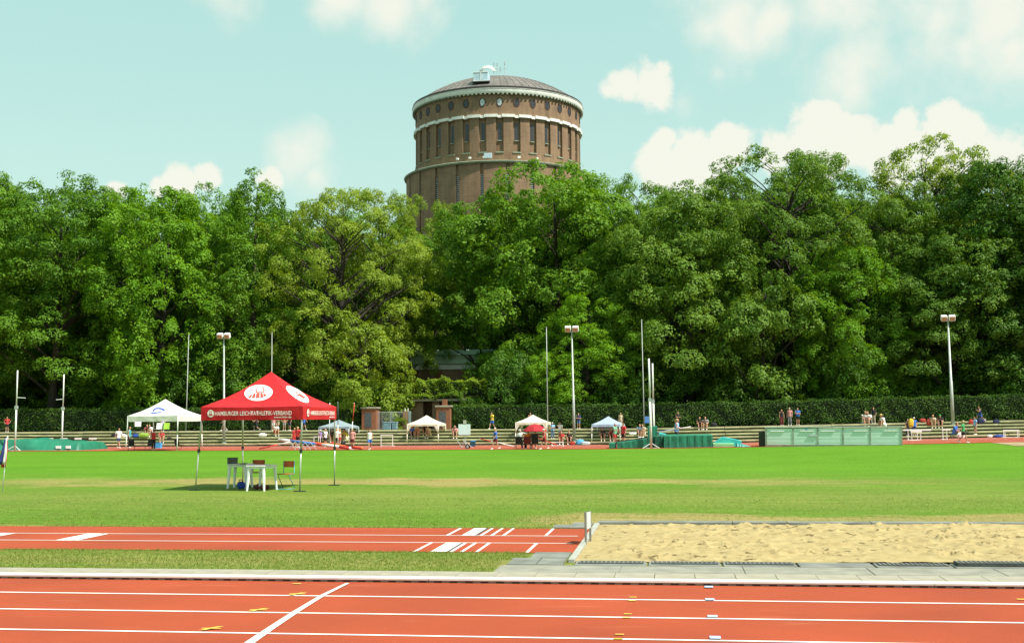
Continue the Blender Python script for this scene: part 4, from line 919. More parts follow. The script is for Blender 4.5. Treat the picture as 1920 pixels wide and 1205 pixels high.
def st_for(P, side, x, y):
    """surface coordinates of a roof panel seen at a photo pixel"""
    best = None
    for i in range(41):
        for j in range(41):
            q = proj(P(side, i / 40, j / 40)); d = (q[0] - x) ** 2 + (q[1] - y) ** 2
            if best is None or d < best[0]: best = (d, i / 40, j / 40)
    s, t = best[1:]; h = .0125
    for _ in range(6):
        for ds in (-1, 0, 1):
            for dt in (-1, 0, 1):
                q = proj(P(side, s + ds * h, t + dt * h)); d = (q[0] - x) ** 2 + (q[1] - y) ** 2
                if d < best[0]: best = (d, s + ds * h, t + dt * h)
        s, t = best[1:]; h *= .5
    return s, t
def roof_print(root, P, off, side, polys, name, mat, lift):
    """polys: outlines in photo pixels; laid as flat print on the cloth"""
    m = MB()
    for poly in polys:
        pts = []
        for x, y in poly:
            s, t = st_for(P, side, x, y); p = P(side, s, t); nn = (P(side, s + .01, t) - p).cross(P(side, s, t + .01) - p).normalized()
            if nn.z < 0: nn = -nn
            pts.append(p + nn * lift - off)
        c_ = sum(pts, Vector()) / len(pts); n = len(pts)
        s, t = st_for(P, side, sum(q[0] for q in poly) / n, sum(q[1] for q in poly) / n); p = P(side, s, t); nn = (P(side, s + .01, t) - p).cross(P(side, s, t + .01) - p).normalized(); nn = -nn if nn.z < 0 else nn
        m.add(pts + [p + nn * lift - off], [(i, (i + 1) % n, n) for i in range(n)])
    return m.build(name, mat, root)
def ell(cx, cy, rx, ry, tilt=0, n=28):
    ct, st_ = math.cos(tilt), math.sin(tilt)
    return [(cx + rx * math.cos(2 * math.pi * k / n) * ct - ry * math.sin(2 * math.pi * k / n) * st_, cy + rx * math.cos(2 * math.pi * k / n) * st_ + ry * math.sin(2 * math.pi * k / n) * ct) for k in range(n)]
def lettering(body, width, height, o0, ux, uz, mat, parent, name='lettering', bold=.0):
    """text as flat print: o0 lower-left corner, ux/uz unit vectors"""
    cu = bpy.data.curves.new('txt', 'FONT'); cu.body = body; cu.size = 1; cu.offset = bold; cu.resolution_u = 3
    to = bpy.data.objects.new('txt', cu); COL.objects.link(to); dg = bpy.context.evaluated_depsgraph_get(); me = bpy.data.meshes.new_from_object(to.evaluated_get(dg)); bpy.data.objects.remove(to)
    co = np.zeros(len(me.vertices) * 3, np.float32); me.vertices.foreach_get('co', co); co = co.reshape(-1, 3); mn, mx = co.min(0), co.max(0)
    for v in me.vertices:
        a = (v.co.x - mn[0]) / (mx[0] - mn[0]) * width; b = (v.co.y - mn[1]) / (mx[1] - mn[1]) * height; v.co = Vector(o0) + Vector(ux) * a + Vector(uz) * b
    me.materials.clear(); me.materials.append(mat); me.name = name; return obj(name, me, parent)

RED = fabric('red_tent_cloth', (.56, .022, .028), .22); WHITEC = fabric('white_tent_cloth', (.80, .80, .76), .3, .04); CREAM = fabric('cream_tent_cloth', (.80, .76, .64), .3, .04); BLUEC = fabric('blue_white_tent_cloth', (.46, .56, .78), .35, .35, 1.6); GREYC = fabric('grey_blue_tent_cloth', (.34, .43, .48), .35, .1)
PRINTW = pm('white_print', (.80, .79, .75), .7, .04, 5); PRINTR = pm('red_print', (.50, .06, .045), .7, .05, 5); PRINTB = pm('blue_print', (.04, .11, .42), .7, .1, 5)
fl, fr, br = A(375, 33.9, 0, False), A(567, 33.45, 0, False), A(630, 36.7, 0, False); bl = fl + br - fr
cs = [(p.x, p.y) for p in (fl, fr, br, bl)]
feet = [G(366, 919), G(562, 921), G(627, 909.5), G(455, 905)]
zlow, ze = ZAT(470, 786.8, 33.7)[0], ZAT(470, 761.8, 33.7)[0]; ctr = (fl + br) / 2; zpk = ZAT(508, 696.5, ctr.y)[0]
rt_, RP, roff = tent('pop_up_tent', 'red pop-up tent with white round emblems and lettering standing on the infield grass', cs, zlow, ze, zpk, RED, feet, pm('tent_leg_grey', (.50, .51, .49), .4, .1, 6, metal=.5), .026, True, True)
roof_print(rt_, RP, roff, 0, [ell(485, 736.6, 26.5, 15.0, -.08)], 'roof_emblem', PRINTW, .012)
z4 = lambda *pts: [(340 + x / 4.634, 680 + y / 4.634) for x, y in pts]
roof_print(rt_, RP, roff, 0, [z4((578, 306), (606, 278), (622, 272), (604, 308)), z4((610, 309), (630, 270), (648, 266), (640, 311)), z4((646, 311), (655, 265), (682, 264), (682, 309)), z4((688, 309), (688, 264), (706, 266), (716, 303)), z4((720, 300), (712, 268), (738, 276), (738, 290)),
    z4((648, 256), (655, 220), (663, 220), (659, 254)), z4((708, 252), (711, 217), (720, 216), (718, 252)), z4((664, 224), (664, 216), (686, 212), (686, 219)), z4((694, 218), (694, 211), (712, 210), (712, 216)), z4((640, 262), (648, 256), (718, 253), (728, 260))], 'emblem_print', PRINTR, .018)
roof_print(rt_, RP, roff, 1, [ell(557.5, 739.5, 25.5, 8.0, .60)], 'roof_emblem', PRINTW, .012)
roof_print(rt_, RP, roff, 1, [z4((1000, 285), (1020, 268), (1075, 300), (1062, 318)), z4((985, 262), (992, 250), (1012, 262), (1006, 272))], 'emblem_print', PRINTR, .018)
def valance_print(a, b, polys_fn, side):
    u = Vector((b[0] - a[0], b[1] - a[1], 0)); L_ = u.length; u.normalize(); nrm = Vector((u.y, -u.x, 0))
    return u, nrm, L_
LET = pm('white_lettering', (.80, .79, .76), .7, .03, 5)
for side, (s0, s1, cx_, rr_) in enumerate(((.142, .895, .10, .10), (.20, .93, .13, .10))):
    a, b = Vector((*cs[side], 0)), Vector((*cs[(side + 1) % 4], 0)); u = (b - a); L_ = u.length; u.normalize(); nrm = Vector((u.y, -u.x, 0)); zz_ = Vector((0, 0, 1)); base = a + nrm * .018 - roff
    hv = ze - zlow
    lettering('HAMBURGER LEICHTATHLETIK-VERBAND', (s1 - s0) * L_, .120, base + u * (s0 * L_) + zz_ * (zlow + hv * .34), u, zz_, LET, rt_, bold=.006)
    lettering('www.hhlv.de', .17 * L_, .05, base + u * ((s1 - .172) * L_) + zz_ * (zlow + hv * .13), u, zz_, LET, rt_, bold=.012)
    c_ = base + u * (cx_ * L_) + zz_ * (zlow + hv * .5); m = MB(); nn = 24; m.add([c_ + u * math.cos(2 * math.pi * k / nn) * .105 + zz_ * math.sin(2 * math.pi * k / nn) * .105 for k in range(nn)], [tuple(range(nn))]); m.build('valance_emblem', PRINTW, rt_)
    m = MB(); c2 = c_ + nrm * .004
    for poly in ([(-.075, -.055), (.075, -.055), (.04, -.005), (-.04, -.005)], [(-.035, .005), (-.02, .005), (-.02, .06), (-.035, .06)], [(.02, .005), (.035, .005), (.035, .06), (.02, .06)], [(-.035, .06), (.035, .06), (.035, .072), (-.035, .072)]): m.add([c2 + u * p[0] + zz_ * p[1] for p in poly], [(0, 1, 2, 3)])
    m.build('emblem_print', PRINTR, rt_)
# white tent with blue logo at the far edge of the field
fl, fr, br = A(237.5, 80.0), A(333, 79.0), A(378.5, 82.6); bl = fl + br - fr; cs = [(p.x, p.y) for p in (fl, fr, br, bl)]
feet = [A(235.5, 80.0), A(332, 79.0), A(379, 82.6), A(288.5, bl.y)]
wt, WP, woff = tent('pop_up_tent', 'white peaked pop-up tent with blue roof logo beside the folding chairs', cs, ZAT(290, 790, 79.6)[0], ZAT(290, 779, 79.6)[0], ZAT(312, 747.5, 80.8)[0], WHITEC, feet, WHITE, .04)
z3 = lambda *pts: [(210 + x / 6.696, 680 + y / 6.696) for x, y in pts]
roof_print(wt, WP, woff, 0, [z3((505, 606), (530, 575), (545, 585), (522, 612)), z3((530, 575), (572, 562), (615, 567), (610, 582), (572, 578), (545, 585)), z3((615, 567), (650, 578), (672, 592), (650, 602), (610, 582)), z3((488, 640), (497, 622), (540, 624), (545, 636)), z3((540, 624), (590, 618), (640, 606), (600, 628), (545, 636))], 'roof_logo', PRINTB, .02)
def side_tent(name, label, xs, Yf, dep, ylow, yeave, ypk, cloth, leg, xf=None, flap=0, r=.035):
    fl, fr, br = A(xs[0], Yf, 0), A(xs[1], Yf, 0), A(xs[2], Yf + dep, 0); bl = fl + br - fr; cs = [(p.x, p.y) for p in (fl, fr, br, bl)]
    ft = [Vector((q[0], q[1], tz(*q))) for q in cs]; xm = (xs[0] + xs[1]) / 2
    return tent(name, label, cs, ZAT(xm, ylow, Yf)[0], ZAT(xm, yeave, Yf)[0], ZAT(xm, ypk, Yf + dep / 2)[0], cloth, ft, leg, r, flap=flap)
side_tent('garden_gazebo', 'grey-blue garden gazebo pitched on the terrace beside the squat gate pillar', (597, 654, 673), 92.9, 2.9, 803, 799.5, 786.5, GREYC, WHITE, flap=.3)
side_tent('garden_gazebo', 'cream gazebo sheltering seated people in front of the block-topped gate pillar', (763, 822, 836), 93.0, 2.9, 798.5, 794.5, 778, CREAM, fabric('cream_legs', (.78, .74, .62), .2), flap=.45, r=.045)
side_tent('garden_gazebo', 'cream gazebo behind the red parasol', (966.5, 1026, 1033), 93.0, 2.9, 796, 791.5, 777, CREAM, fabric('cream_legs', (.78, .74, .62), .2), flap=.45, r=.045)
side_tent('garden_gazebo', 'blue and white gazebo beside the pole vault run-up', (1109.5, 1163, 1172), 92.9, 2.9, 800, 795, 780, BLUEC, WHITE, r=.035)
# red parasol
p = A(1003.5, 81.2); pr = tag(empty('parasol', p), 'red parasol over the seated officials in front of the cream gazebo', 'parasol'); zt, zb_ = ZAT(1003, 794.5, 81.2)[0] - p.z, ZAT(1003, 808, 81.2)[0] - p.z
m = MB(); rings = [(.80, zb_), (.74, zb_ + .08), (.52, zb_ + (zt - zb_) * .62), (.26, zb_ + (zt - zb_) * .9), (.02, zt)]; n = 8; vs = [(r_ * math.cos(2 * math.pi * k / n), r_ * math.sin(2 * math.pi * k / n), z_) for r_, z_ in rings for k in range(n)]
m.add(vs, [(j * n + k, j * n + (k + 1) % n, (j + 1) * n + (k + 1) % n, (j + 1) * n + k) for j in range(4) for k in range(n)]); m.build('canopy', fabric('parasol_red', (.50, .035, .05), .3), pr)
m = MB(); m.tube((0, 0, 0), (0, 0, zt + .06), .018, n=6); m.build('pole', GREYM, pr)
m = MB(); [m.path([(0, 0, zt - .03), (.5 * math.cos(a), .5 * math.sin(a), zb_ + (zt - zb_) * .6), (.79 * math.cos(a), .79 * math.sin(a), zb_ + .01)], .008, 4) for a in [2 * math.pi * k / 8 for k in range(8)]]; m.build('ribs', GREYM, pr)

# ------------------------------------------------------------------ table, chairs and things under the red tent
PLAST = pm('white_plastic', (.76, .79, .80), .45, .05, 5)
def plastic_table(x, Y, rz, w, d, label):
    p = A(x, Y); r = tag(empty('plastic_table', p, rz), label, 'table')
    bevel(MB().box((0, 0, .71), (w, d, .035)).build('table_top', PLAST, r), .012)
    for nm, c_, dm_ in (('apron', (0, -d / 2 + .05, .665), (w - .12, .02, .06)), ('apron', (0, d / 2 - .05, .665), (w - .12, .02, .06)), ('apron', (-w / 2 + .05, 0, .665), (.02, d - .12, .06)), ('apron', (w / 2 - .05, 0, .665), (.02, d - .12, .06))): MB().box(c_, dm_).build(nm, PLAST, r)
    for sx in (-1, 1):
        for sy in (-1, 1):
            m = MB(); m.loft([((sx * (w / 2 - .03), sy * (d / 2 - .03), 0), .032, .032), ((sx * (w / 2 - .06), sy * (d / 2 - .06), .4), .045, .045), ((sx * (w / 2 - .075), sy * (d / 2 - .075), .695), .06, .06)], 6); m.build('leg', PLAST, r)
    return r
t1 = plastic_table(450, 35.5, math.radians(2), .62, .66, 'white plastic table with a dark grey box on top under the red tent')
t2 = plastic_table(491, 34.3, math.radians(-8), .60, .85, 'white plastic table with papers beside the turquoise-framed chair')
WOOD = pm('orange_brown_plywood', (.42, .105, .03), .5, .2, 3, stretch=(1, 6, 1))
def school_chair(x, Y, rz, frame, label):
    p = A(x, Y); r = tag(empty('school_chair', p, rz), label, 'chair')
    m = MB(); n_ = 7; vs = []
    for j in range(4):
        for i in range(n_): u_ = -1 + 2 * i / (n_ - 1); vs.append((u_ * .19, .20 + .035 * (1 - u_ * u_), .63 + .06 * j))
    k_ = len(vs); vs += [(v[0], v[1] + .012, v[2]) for v in vs]
    q = [(j * n_ + i, j * n_ + i + 1, (j + 1) * n_ + i + 1, (j + 1) * n_ + i) for j in range(3) for i in range(n_ - 1)]
    m.add(vs, q + [tuple(reversed([a + k_ for a in f])) for f in q]); m.build('backrest', WOOD, r, True)
    bevel(MB().box((0, 0, .445), (.38, .38, .014)).build('seat', WOOD, r), .005)
    for s in (-1, 1): MB().path([(s * .17, -.20, .012), (s * .19, .18, .012), (s * .19, .21, .03), (s * .18, -.12, .40), (s * .175, -.06, .43), (s * .175, .16, .43), (s * .175, .20, .47), (s * .175, .215, .82)], .012, 6).build('side_frame', frame, r, True)
    MB().tube((-.17, -.2, .012), (.17, -.2, .012), .011, n=6).build('cross_bar', frame, r); MB().tube((-.19, .15, .425), (.19, .15, .425), .011, n=6).build('cross_bar', frame, r)
    return r
school_chair(481, 36.0, math.radians(3), DARK, 'plywood school chair with dark frame behind the white tables')
school_chair(535, 34.9, math.radians(-12), pm('turquoise_frame', (.10, .40, .42), .4, .1, 5), 'plywood school chair with turquoise frame beside the table')
def crate(x, Y, z, w, d, h, mat, label, name, cat, rz=0):
    p = A(x, Y, z, ); r = tag(empty(name, p, rz), label, cat)
    m = MB(); t_ = .012
    for c_, dm_ in (((0, 0, t_ / 2), (w, d, t_)), ((0, -d / 2, h / 2), (w, t_, h)), ((0, d / 2, h / 2), (w, t_, h)), ((-w / 2, 0, h / 2), (t_, d - t_, h)), ((w / 2, 0, h / 2), (t_, d - t_, h))): m.box(c_, dm_)
    m.build('body', mat, r); m = MB()
    for sx in (-1, 1): m.box((0, sx * d / 2, h), (w + .03, .022, .02)); m.box((sx * w / 2, 0, h + .001), (.022, d, .02))
    m.build('rim', mat, r); return r
crate(436, 35.3, .728, .26, .26, .17, DARK, 'dark grey box standing on the white plastic table', 'storage_box', 'box', .2)
def bag(x, Y, w, h, mat, label, z=None, rz=0, name='sports_bag', cat='bag', d=None):
    p = on(x, Y) if z is None else A(x, Y, z); d = d or w * .55; r = tag(empty(name, p, rz), label, cat); n_ = 12; m = MB(); rings = []
    rb_ = random.Random(int(x * 7))
    for i in range(7):
        f = i / 6; k_ = math.sin(math.pi * (.12 + .80 * f)) ** .5; rings.append(((rb_.uniform(-.02, .02) * w, rb_.uniform(-.02, .02) * w, h * f), w / 2 * k_ * rb_.uniform(.9, 1.08), d / 2 * k_ * rb_.uniform(.9, 1.08)))
    m.loft(rings, n_); m.build('body', mat, r, True)
    MB().path([(-w * .25, -d * .2, h * .8), (-w * .18, -d * .25, h * 1.15), (0, -d * .25, h * 1.28), (w * .18, -d * .25, h * 1.15), (w * .25, -d * .2, h * .8)], .014, 5).build('strap', BLACK, r, True)
    MB().box((0, -d * .48, h * .42), (w * .5, d * .1, h * .35)).build('pocket', mat, r); return r
CB = lambda n, c: pm('cloth_' + n, c, .85, .18, 7)
bag(452, 35.0, .26, .22, CB('royal_blue', (.02, .06, .30)), 'royal blue bag on the grass under the table', 0.0)
bag(490, 34.8, .50, .14, CB('brown_red', (.10, .025, .018)), 'flat brown-red bag on the grass under the table', 0.0)
for i, (x, w, h_, mt, lab, nm) in enumerate(((456, .18, .012, BLACK, 'small black folder lying on the table beside the grey box', 'folder'), (476, .28, .006, PRINTW, 'white papers lying on the table', 'paper_sheets'), (502, .22, .010, PRINTW, 'white clipboard lying on the table end', 'clipboard'))):
    p = A(x, 35.2 if i == 0 else 34.2, .732); o = tag(empty(nm, p, .3 * i), lab, nm.split('_')[0]); MB().box((0, 0, h_ / 2), (w, .28, h_)).build('sheet', mt, o); MB().box((0, .12, h_ + .004), (w * .4, .03, .008)).build('clip', GREYM, o)

# ------------------------------------------------------------------ distance flag, pit board
p = G(4, 922.5); fl_ = tag(empty('marker_flag', p), 'white stake with drooping blue, white and red flag on the grass', 'flag'); hh = ZAT(14.5, 817, p.y)[0]
tilt = ZAT(14.5, 817, p.y)[1] - p.x
MB().tube((0, 0, -.05), (tilt, 0, hh), .016, .013, 8).build('stake', WHITE, fl_, True)
for k, (mt, a0, a1, zlo) in enumerate(((CB('flag_red', (.50, .05, .03)), -.15, .075, .52), (CB('flag_white', (.75, .75, .72)), -.05, .09, .46), (CB('flag_blue', (.03, .045, .20)), -.20, -.03, .47))):
    m = MB(); vs = []
    for j in range(9):
        f = j / 8; zt_ = hh - .06 - f * (hh * zlo); w0 = (.02 + f * .9)
        for i in range(5): g_ = i / 4; vs.append((tilt * (zt_ / hh) + (a0 + (a1 - a0) * g_) * min(1, w0) * (1.0 if f < .85 else .8), -.05 * k - .02 + .03 * math.sin(g_ * 7 + f * 3), zt_))
    q = [(j * 5 + i, j * 5 + i + 1, (j + 1) * 5 + i + 1, (j + 1) * 5 + i) for j in range(8) for i in range(4)]; m.add(vs, q); o = m.build('flag_cloth', mt, fl_, True); so = o.modifiers.new('thickness', 'SOLIDIFY'); so.thickness = .006
a, b = G(1098.5, 1021.5), G(1107, 1016); bd = tag(empty('pit_board', a), 'small upright white board on two steel posts at the sand pit edge', 'board')
ha = ZAT(1098, 959, a.y)[0]; hb_ = ZAT(1106, 957, b.y)[0]
for q, h_ in ((a - a, ha), (b - a, hb_)): bevel(MB().box((q.x, q.y, h_ / 2), (.035, .035, h_)).build('post', pm('weathered_post', (.20, .19, .165), .6, .15, 6), bd), .004)
m = MB(); u = (b - a); m.prism([Vector((0, 0, .24)) + Vector((.0, .03, 0)), u + Vector((0, -.03, .24)), u + Vector((0, -.03, hb_ - .01)), Vector((0, .03, ha - .01))], (.012, 0, 0)); m.build('panel', pm('board_panel', (.52, .55, .56), .5, .1, 5), bd)

# ------------------------------------------------------------------ floodlight masts and flagpoles
def mast(x, Y, ytop, label, xt, r=.11):
    p = on(x, Y); zt, xtop = ZAT(xt, ytop, Y); h = zt - p.z; dx = xtop - p.x; root = tag(empty('floodlight_mast', p), label, 'mast'); MP = pm('mast_grey_green', (.36, .40, .36), .5, .12, 1.5, metal=.2)
    MB().path([(0, 0, 0), (0, 0, .06)], r * 2, 12).build('base_plate', MP, root)
    MB().path([(0, 0, 0), (dx * .4, 0, h * .4), (dx * .402, 0, h * .402), (dx, 0, h - .45)], [r, r * .9, r * .72, r * .5], 10).build('pole', MP, root, True)
    MB().box((dx, 0, h - .42), (1.0, .10, .08)).build('cross_arm', MP, root)
    for s in (-1, 1):
        f = empty('lamp_head', (dx + s * .29, -.06, h - .2)); f.parent = root; f.rotation_euler = (math.radians(24), 0, 0)
        bevel(MB().box((0, 0, 0), (.45, .34, .38)).build('housing', WHITE, f), .03)
        MB().box((0, -.176, -.02), (.38, .02, .26)).build('glass', pm('lamp_glass', (.42, .22, .14), .2, .2, 3, spec=.6), f)
        MB().box((0, .02, -.24), (.06, .06, .14)).build('bracket', GREYM, f)
    return root
mast(420, 93.2, 624.5, 'floodlight mast with two lamp heads behind the red tent', 420)
mast(1077, 93.2, 611.5, 'floodlight mast with two lamp heads between the cream and the blue gazebo', 1072)
mast(1787, 95.3, 591, 'floodlight mast with two lamp heads behind the seated person in blue', 1777, .13)
def flagpole(x, Y, ytop, xt, label, r=.045):
    p = on(x, Y); zt, xtop = ZAT(xt, ytop, Y); h = zt - p.z; root = tag(empty('flagpole', p), label, 'pole')
    MB().path([(0, 0, 0), ((xtop - p.x) * .4, 0, h * .4), (xtop - p.x, 0, h)], [r, r * .85, r * .5], 8).build('pole', pm('flagpole_grey', (.42, .45, .42), .5, .1, 2), root, True)
    MB().ball((xtop - p.x, 0, h), r * 1.1, 8, 5).build('finial', GREYM, root, True); MB().box((.0, -.06, 1.2), (.04, .05, .2)).build('cleat', GREYM, root)
flagpole(348.5, PATH_Y + .6, 628, 354, 'thin bare flagpole behind the white logo tent'); flagpole(509, PATH_Y + .6, 624, 510, 'thin bare flagpole rising behind the red tent peak')
flagpole(1027.5, 94.0, 614, 1024.5, 'thin bare flagpole beside the cream gazebo with the parasol'); flagpole(1208, PATH_Y + .4, 600, 1203, 'thin bare flagpole beside the pole vault uprights')

# ------------------------------------------------------------------ pole vault stations
GRN = pm('green_vinyl', (.018, .17, .10), .5, .18, 1.2, .5, 3); GRND = pm('dark_green_vinyl', (.012, .10, .065), .55, .2, 1.2)
def upright(x, Y, ytop, xt, label, peg=None, r=.055, base=True):
    p = on(x, Y); zt, X1 = ZAT(xt, ytop, Y); h = zt - p.z; dx = X1 - p.x; root = tag(empty('vault_upright', p), label, 'upright')
    UP = pm('upright_white', (.66, .67, .63), .5, .08, 3)
    MB().path([(0, 0, .05), (dx * .55, 0, h * .55)], r * 1.15, 8).build('lower_tube', UP, root, True); MB().path([(dx * .53, 0, h * .53), (dx, 0, h)], r * .85, 8).build('upper_tube', UP, root, True)
    for s in (-1, 1): MB().tube((0, 0, .35), (s * .55, -.25, .02), .025, n=6).build('strut', UP, root)
    MB().box((0, 0, .03), (.8, .08, .05)).build('foot_beam', UP, root)
    if peg: s, yp = peg; zp = ZAT(x, yp, Y)[0] - p.z; MB().tube((dx * zp / h, 0, zp), (dx * zp / h + s, 0, zp - .04), .03, n=6).build('peg', UP, root)
    MB().box((dx * .54, 0, h * .54), (.2, .16, .22)).build('clamp', GREYM, root)
YL = G(28, 845).y
upright(28, YL, 694, 33, 'white vault upright in front of the draped green mat', (.66, 745)); upright(115.5, YL + 6.2, 701.5, 120, 'white vault upright behind the draped green mat', (-.55, 748))
def cover(name, label, x0, x1, Y, dep, hfun, mat, seed, n=60, m=16):
    a, b = A(x0, Y), A(x1, Y); r = np.random.default_rng(seed); L_ = b.x - a.x; root = tag(empty(name, ((a.x + b.x) / 2, Y + dep / 2, a.z)), label, 'mat'); vs = []
    nz1 = vnoise((m + 1, n + 1), 5, seed); nz2 = vnoise((m + 1, n + 1), 2, seed + 1)
    for j in range(m + 1):
        for i in range(n + 1):
            u_, v_ = i / n, j / m; e = min(1, min(u_, 1 - u_) * n / 2.0, min(v_, 1 - v_) * m / 1.5); h_ = hfun(u_) * (1 - (1 - e) ** 2) ; fold = (nz1[j, i] - .5) * .16 + (nz2[j, i] - .5) * .07
            vs.append(((u_ - .5) * L_, (v_ - .5) * dep + (nz2[j, i] - .5) * .08, max(0, h_ + fold * min(1, h_ * 2))))
    mm = MB(); mm.add(vs, [(j * (n + 1) + i, j * (n + 1) + i + 1, (j + 1) * (n + 1) + i + 1, (j + 1) * (n + 1) + i) for j in range(m) for i in range(n)]); mm.build('cover', mat, root, True); return root, L_
root, L_ = cover('landing_mat', 'landing mat under a draped green cover between the two white uprights', -40, 148, YL - .2 + .5, 4.5, lambda u: .66 + .14 * math.exp(-((u - .42) / .16) ** 2) - .30 * max(0, u - .62), GRN, 4)
for dx, w in ((L_ * .5 - 1.55, .34), (L_ * .5 - .82, .32)): MB().box((dx, -2.2, .24), (w, .12, .19)).build('white_patch', WHITE, root)
YR = G(1221, 840.5).y
upright(1221, YR, 672, 1216.5, 'taller-looking white vault upright at the front of the green vault mat', None, .07); upright(1226.5, YR + 6.6, 681, 1223.3, 'white vault upright on the far side of the green vault mat', None, .065)
def mat_block(root, xa, xb, Y, dep, zt0, zt1, mat, name, yoff=0, wr=0, z0=.02):
    a, b = A(xa, Y), A(xb, Y); o = Vector(root.location); n_ = max(2, int((b.x - a.x) / .12)); m = MB(); vs = []
    for i in range(n_ + 1):
        f = i / n_; x_ = a.x + (b.x - a.x) * f - o.x; zt_ = zt0 + (zt1 - zt0) * f; w_ = wr * (math.sin(i * 1.7) + .6 * math.sin(i * 3.1 + 1))
        for y_, z_ in ((Y + w_ * .2, z0), (Y + w_ * 1.2, (z0 + zt_) / 2), (Y + w_ * .4, zt_ - .04), (Y + .05, zt_), (Y + dep, zt_), (Y + dep, z0)): vs.append((x_, y_ - o.y, z_))
    fs = [(i * 6 + k, (i + 1) * 6 + k, (i + 1) * 6 + k + 1, i * 6 + k + 1) for i in range(n_) for k in range(5)] + [tuple(range(6)), tuple(n_ * 6 + k for k in (5, 4, 3, 2, 1, 0))]
    m.add(vs, fs); return m.build(name, mat, root)
pz = lambda x, y, Y: ZAT(x, y, Y)[0] - gz(0, Y)
vm = tag(empty('vault_mat', A(1240, YR + .3)), 'green vinyl pole vault landing mat with sloping front wedge beside the runners', 'mat')
mat_block(vm, 1245, 1336.5, YR + .25, 5.2, .83, .85, GRN, 'main_block', wr=.03); mat_block(vm, 1228, 1244.6, YR + .45, 4.9, .80, .82, GRND, 'side_block', wr=.05)
mat_block(vm, 1214.8, 1232.5, YR + 1.2, 1.0, 1.42, 1.44, GRN, 'upright_pad', wr=.02); mat_block(vm, 1157, 1213.8, YR + .3, 2.0, .38, .66, GRN, 'front_wedge', wr=.02)
mat_block(vm, 1155, 1214.5, YR + .45, 1.8, .42, .71, BLACK, 'wedge_top', wr=0, z0=.36); mat_block(vm, 1142, 1153.5, YR + .2, 2.0, .36, .37, GRN, 'wedge_end', wr=.01)
mat_block(vm, 1236, 1249, YR + 1.0, .5, 1.02, .92, pm('turquoise_vinyl', (.05, .42, .42), .5, .1, 2), 'turquoise_pad', z0=.84)
fm = tag(empty('foam_mats', A(1360, YR + .6)), 'pale green slab and turquoise mats heaped at the end of the vault mat', 'mat')
mat_block(fm, 1337.5, 1376, YR + .5, 2.0, .26, .25, pm('pale_green_foam', (.22, .52, .25), .7, .1, 2), 'foam_slab'); 
a, b = A(1341, YR + .7), A(1391, YR + .7); o_ = fm.location; m = MB(); m.prism([(a.x - o_.x, .3, .27), (a.x + .55 - o_.x, .3, .62), (b.x - o_.x, .3, .38), (b.x - o_.x, .3, .02), (b.x - .7 - o_.x, .3, .02), (b.x - .75 - o_.x, .3, .27)], (0, 1.8, .03)); m.build('turquoise_mat', pm('turquoise_vinyl', (.05, .42, .42), .5, .1, 2), fm)
cover('crumpled_cover', 'crumpled dark teal cover lying beside the turquoise mats', 1380, 1409, YR - .1, .9, lambda u: .26 * (1 - u) + .05, pm('teal_vinyl', (.02, .22, .20), .5, .2, 2), 9, 24, 10)

# ------------------------------------------------------------------ storage container
ca, cb = G(1437, 837.3), G(1690.5, 834.2); u = cb - ca; u.z = 0; CL = u.length; ang = math.atan2(u.y, u.x); ct_h = ZAT(1437, 800, ca.y)[0] - ca.z
ct_h2 = ZAT(1690, 797.5, cb.y)[0] - cb.z
cont = tag(empty('storage_container', ca, ang), 'long low pale green ribbed metal storage container in front of the terrace', 'container'); h = (ct_h + ct_h2) / 2; CD = 2.2
PG = pm('pale_green_metal', (.55, .70, .62), .5, .14, .9, col2=(.64, .78, .72), lo=.3, hi=.7); PGD = pm('grey_green_frame', (.28, .33, .27), .55, .2, 2)
MB().box((CL / 2, CD / 2, h / 2), (CL - .02, CD - .02, h - .16)).build('body', PG, cont)
divs = [0.0, .205, .390, .577, .775, 1.0]
for k in range(5):
    x0, x1 = divs[k] * CL + .05, divs[k + 1] * CL - .05; dr = empty('door_panel', ((x0 + x1) / 2, 0, 0)); dr.parent = cont; w = x1 - x0
    m = MB(); rows = 8; z0_, z1_ = .14, h - .07
    for j in range(rows):
        za, zb2 = z0_ + (z1_ - z0_) * j / rows, z0_ + (z1_ - z0_) * (j + 1) / rows; m.box((0, -.012 - .006 * (j % 2), (za + zb2) / 2), (w, .03, zb2 - za - .006))
    m.build('ribbed_sheet', PG, dr)
    hx = {0: -.5 * w + .65, 1: .5 * w - .6, 2: -.5 * w + .55, 3: .5 * w - .5, 4: .5 * w - .55}[k]; bevel(MB().box((hx, -.055, h * .80), (.85, .04, .05)).build('handle', WHITE, dr), .01)
    if k == 1: bevel(MB().box((w / 2 - .25, -.06, h * .55), (.6, .05, .06)).build('lock_bar', GREYM, dr), .01); bevel(MB().box((.05 * w, -.05, h * .9), (.12, .02, .14)).build('blue_sticker', pm('sticker_blue', (.2, .4, .6), .5, .1, 4), dr), .002)
for k in range(6): MB().box((divs[k] * CL, -.02, h / 2), (.09 if 0 < k < 5 else .12, .07, h - .02)).build('frame_post', PGD, cont)
MB().box((CL / 2, -.015, .07), (CL + .1, .09, .13)).build('bottom_rail', pm('weathered_base', (.25, .26, .20), .8, .2, 2), cont)
bevel(MB().box((CL / 2, CD / 2, h), (CL + .16, CD + .16, .05)).build('lid', PGD, cont), .01)
bevel(MB().box((-.28, .9, .5), (.44, 1.4, .98)).build('winch_box', pm('dark_green_box', (.015, .03, .02), .6, .2, 3), cont), .02)

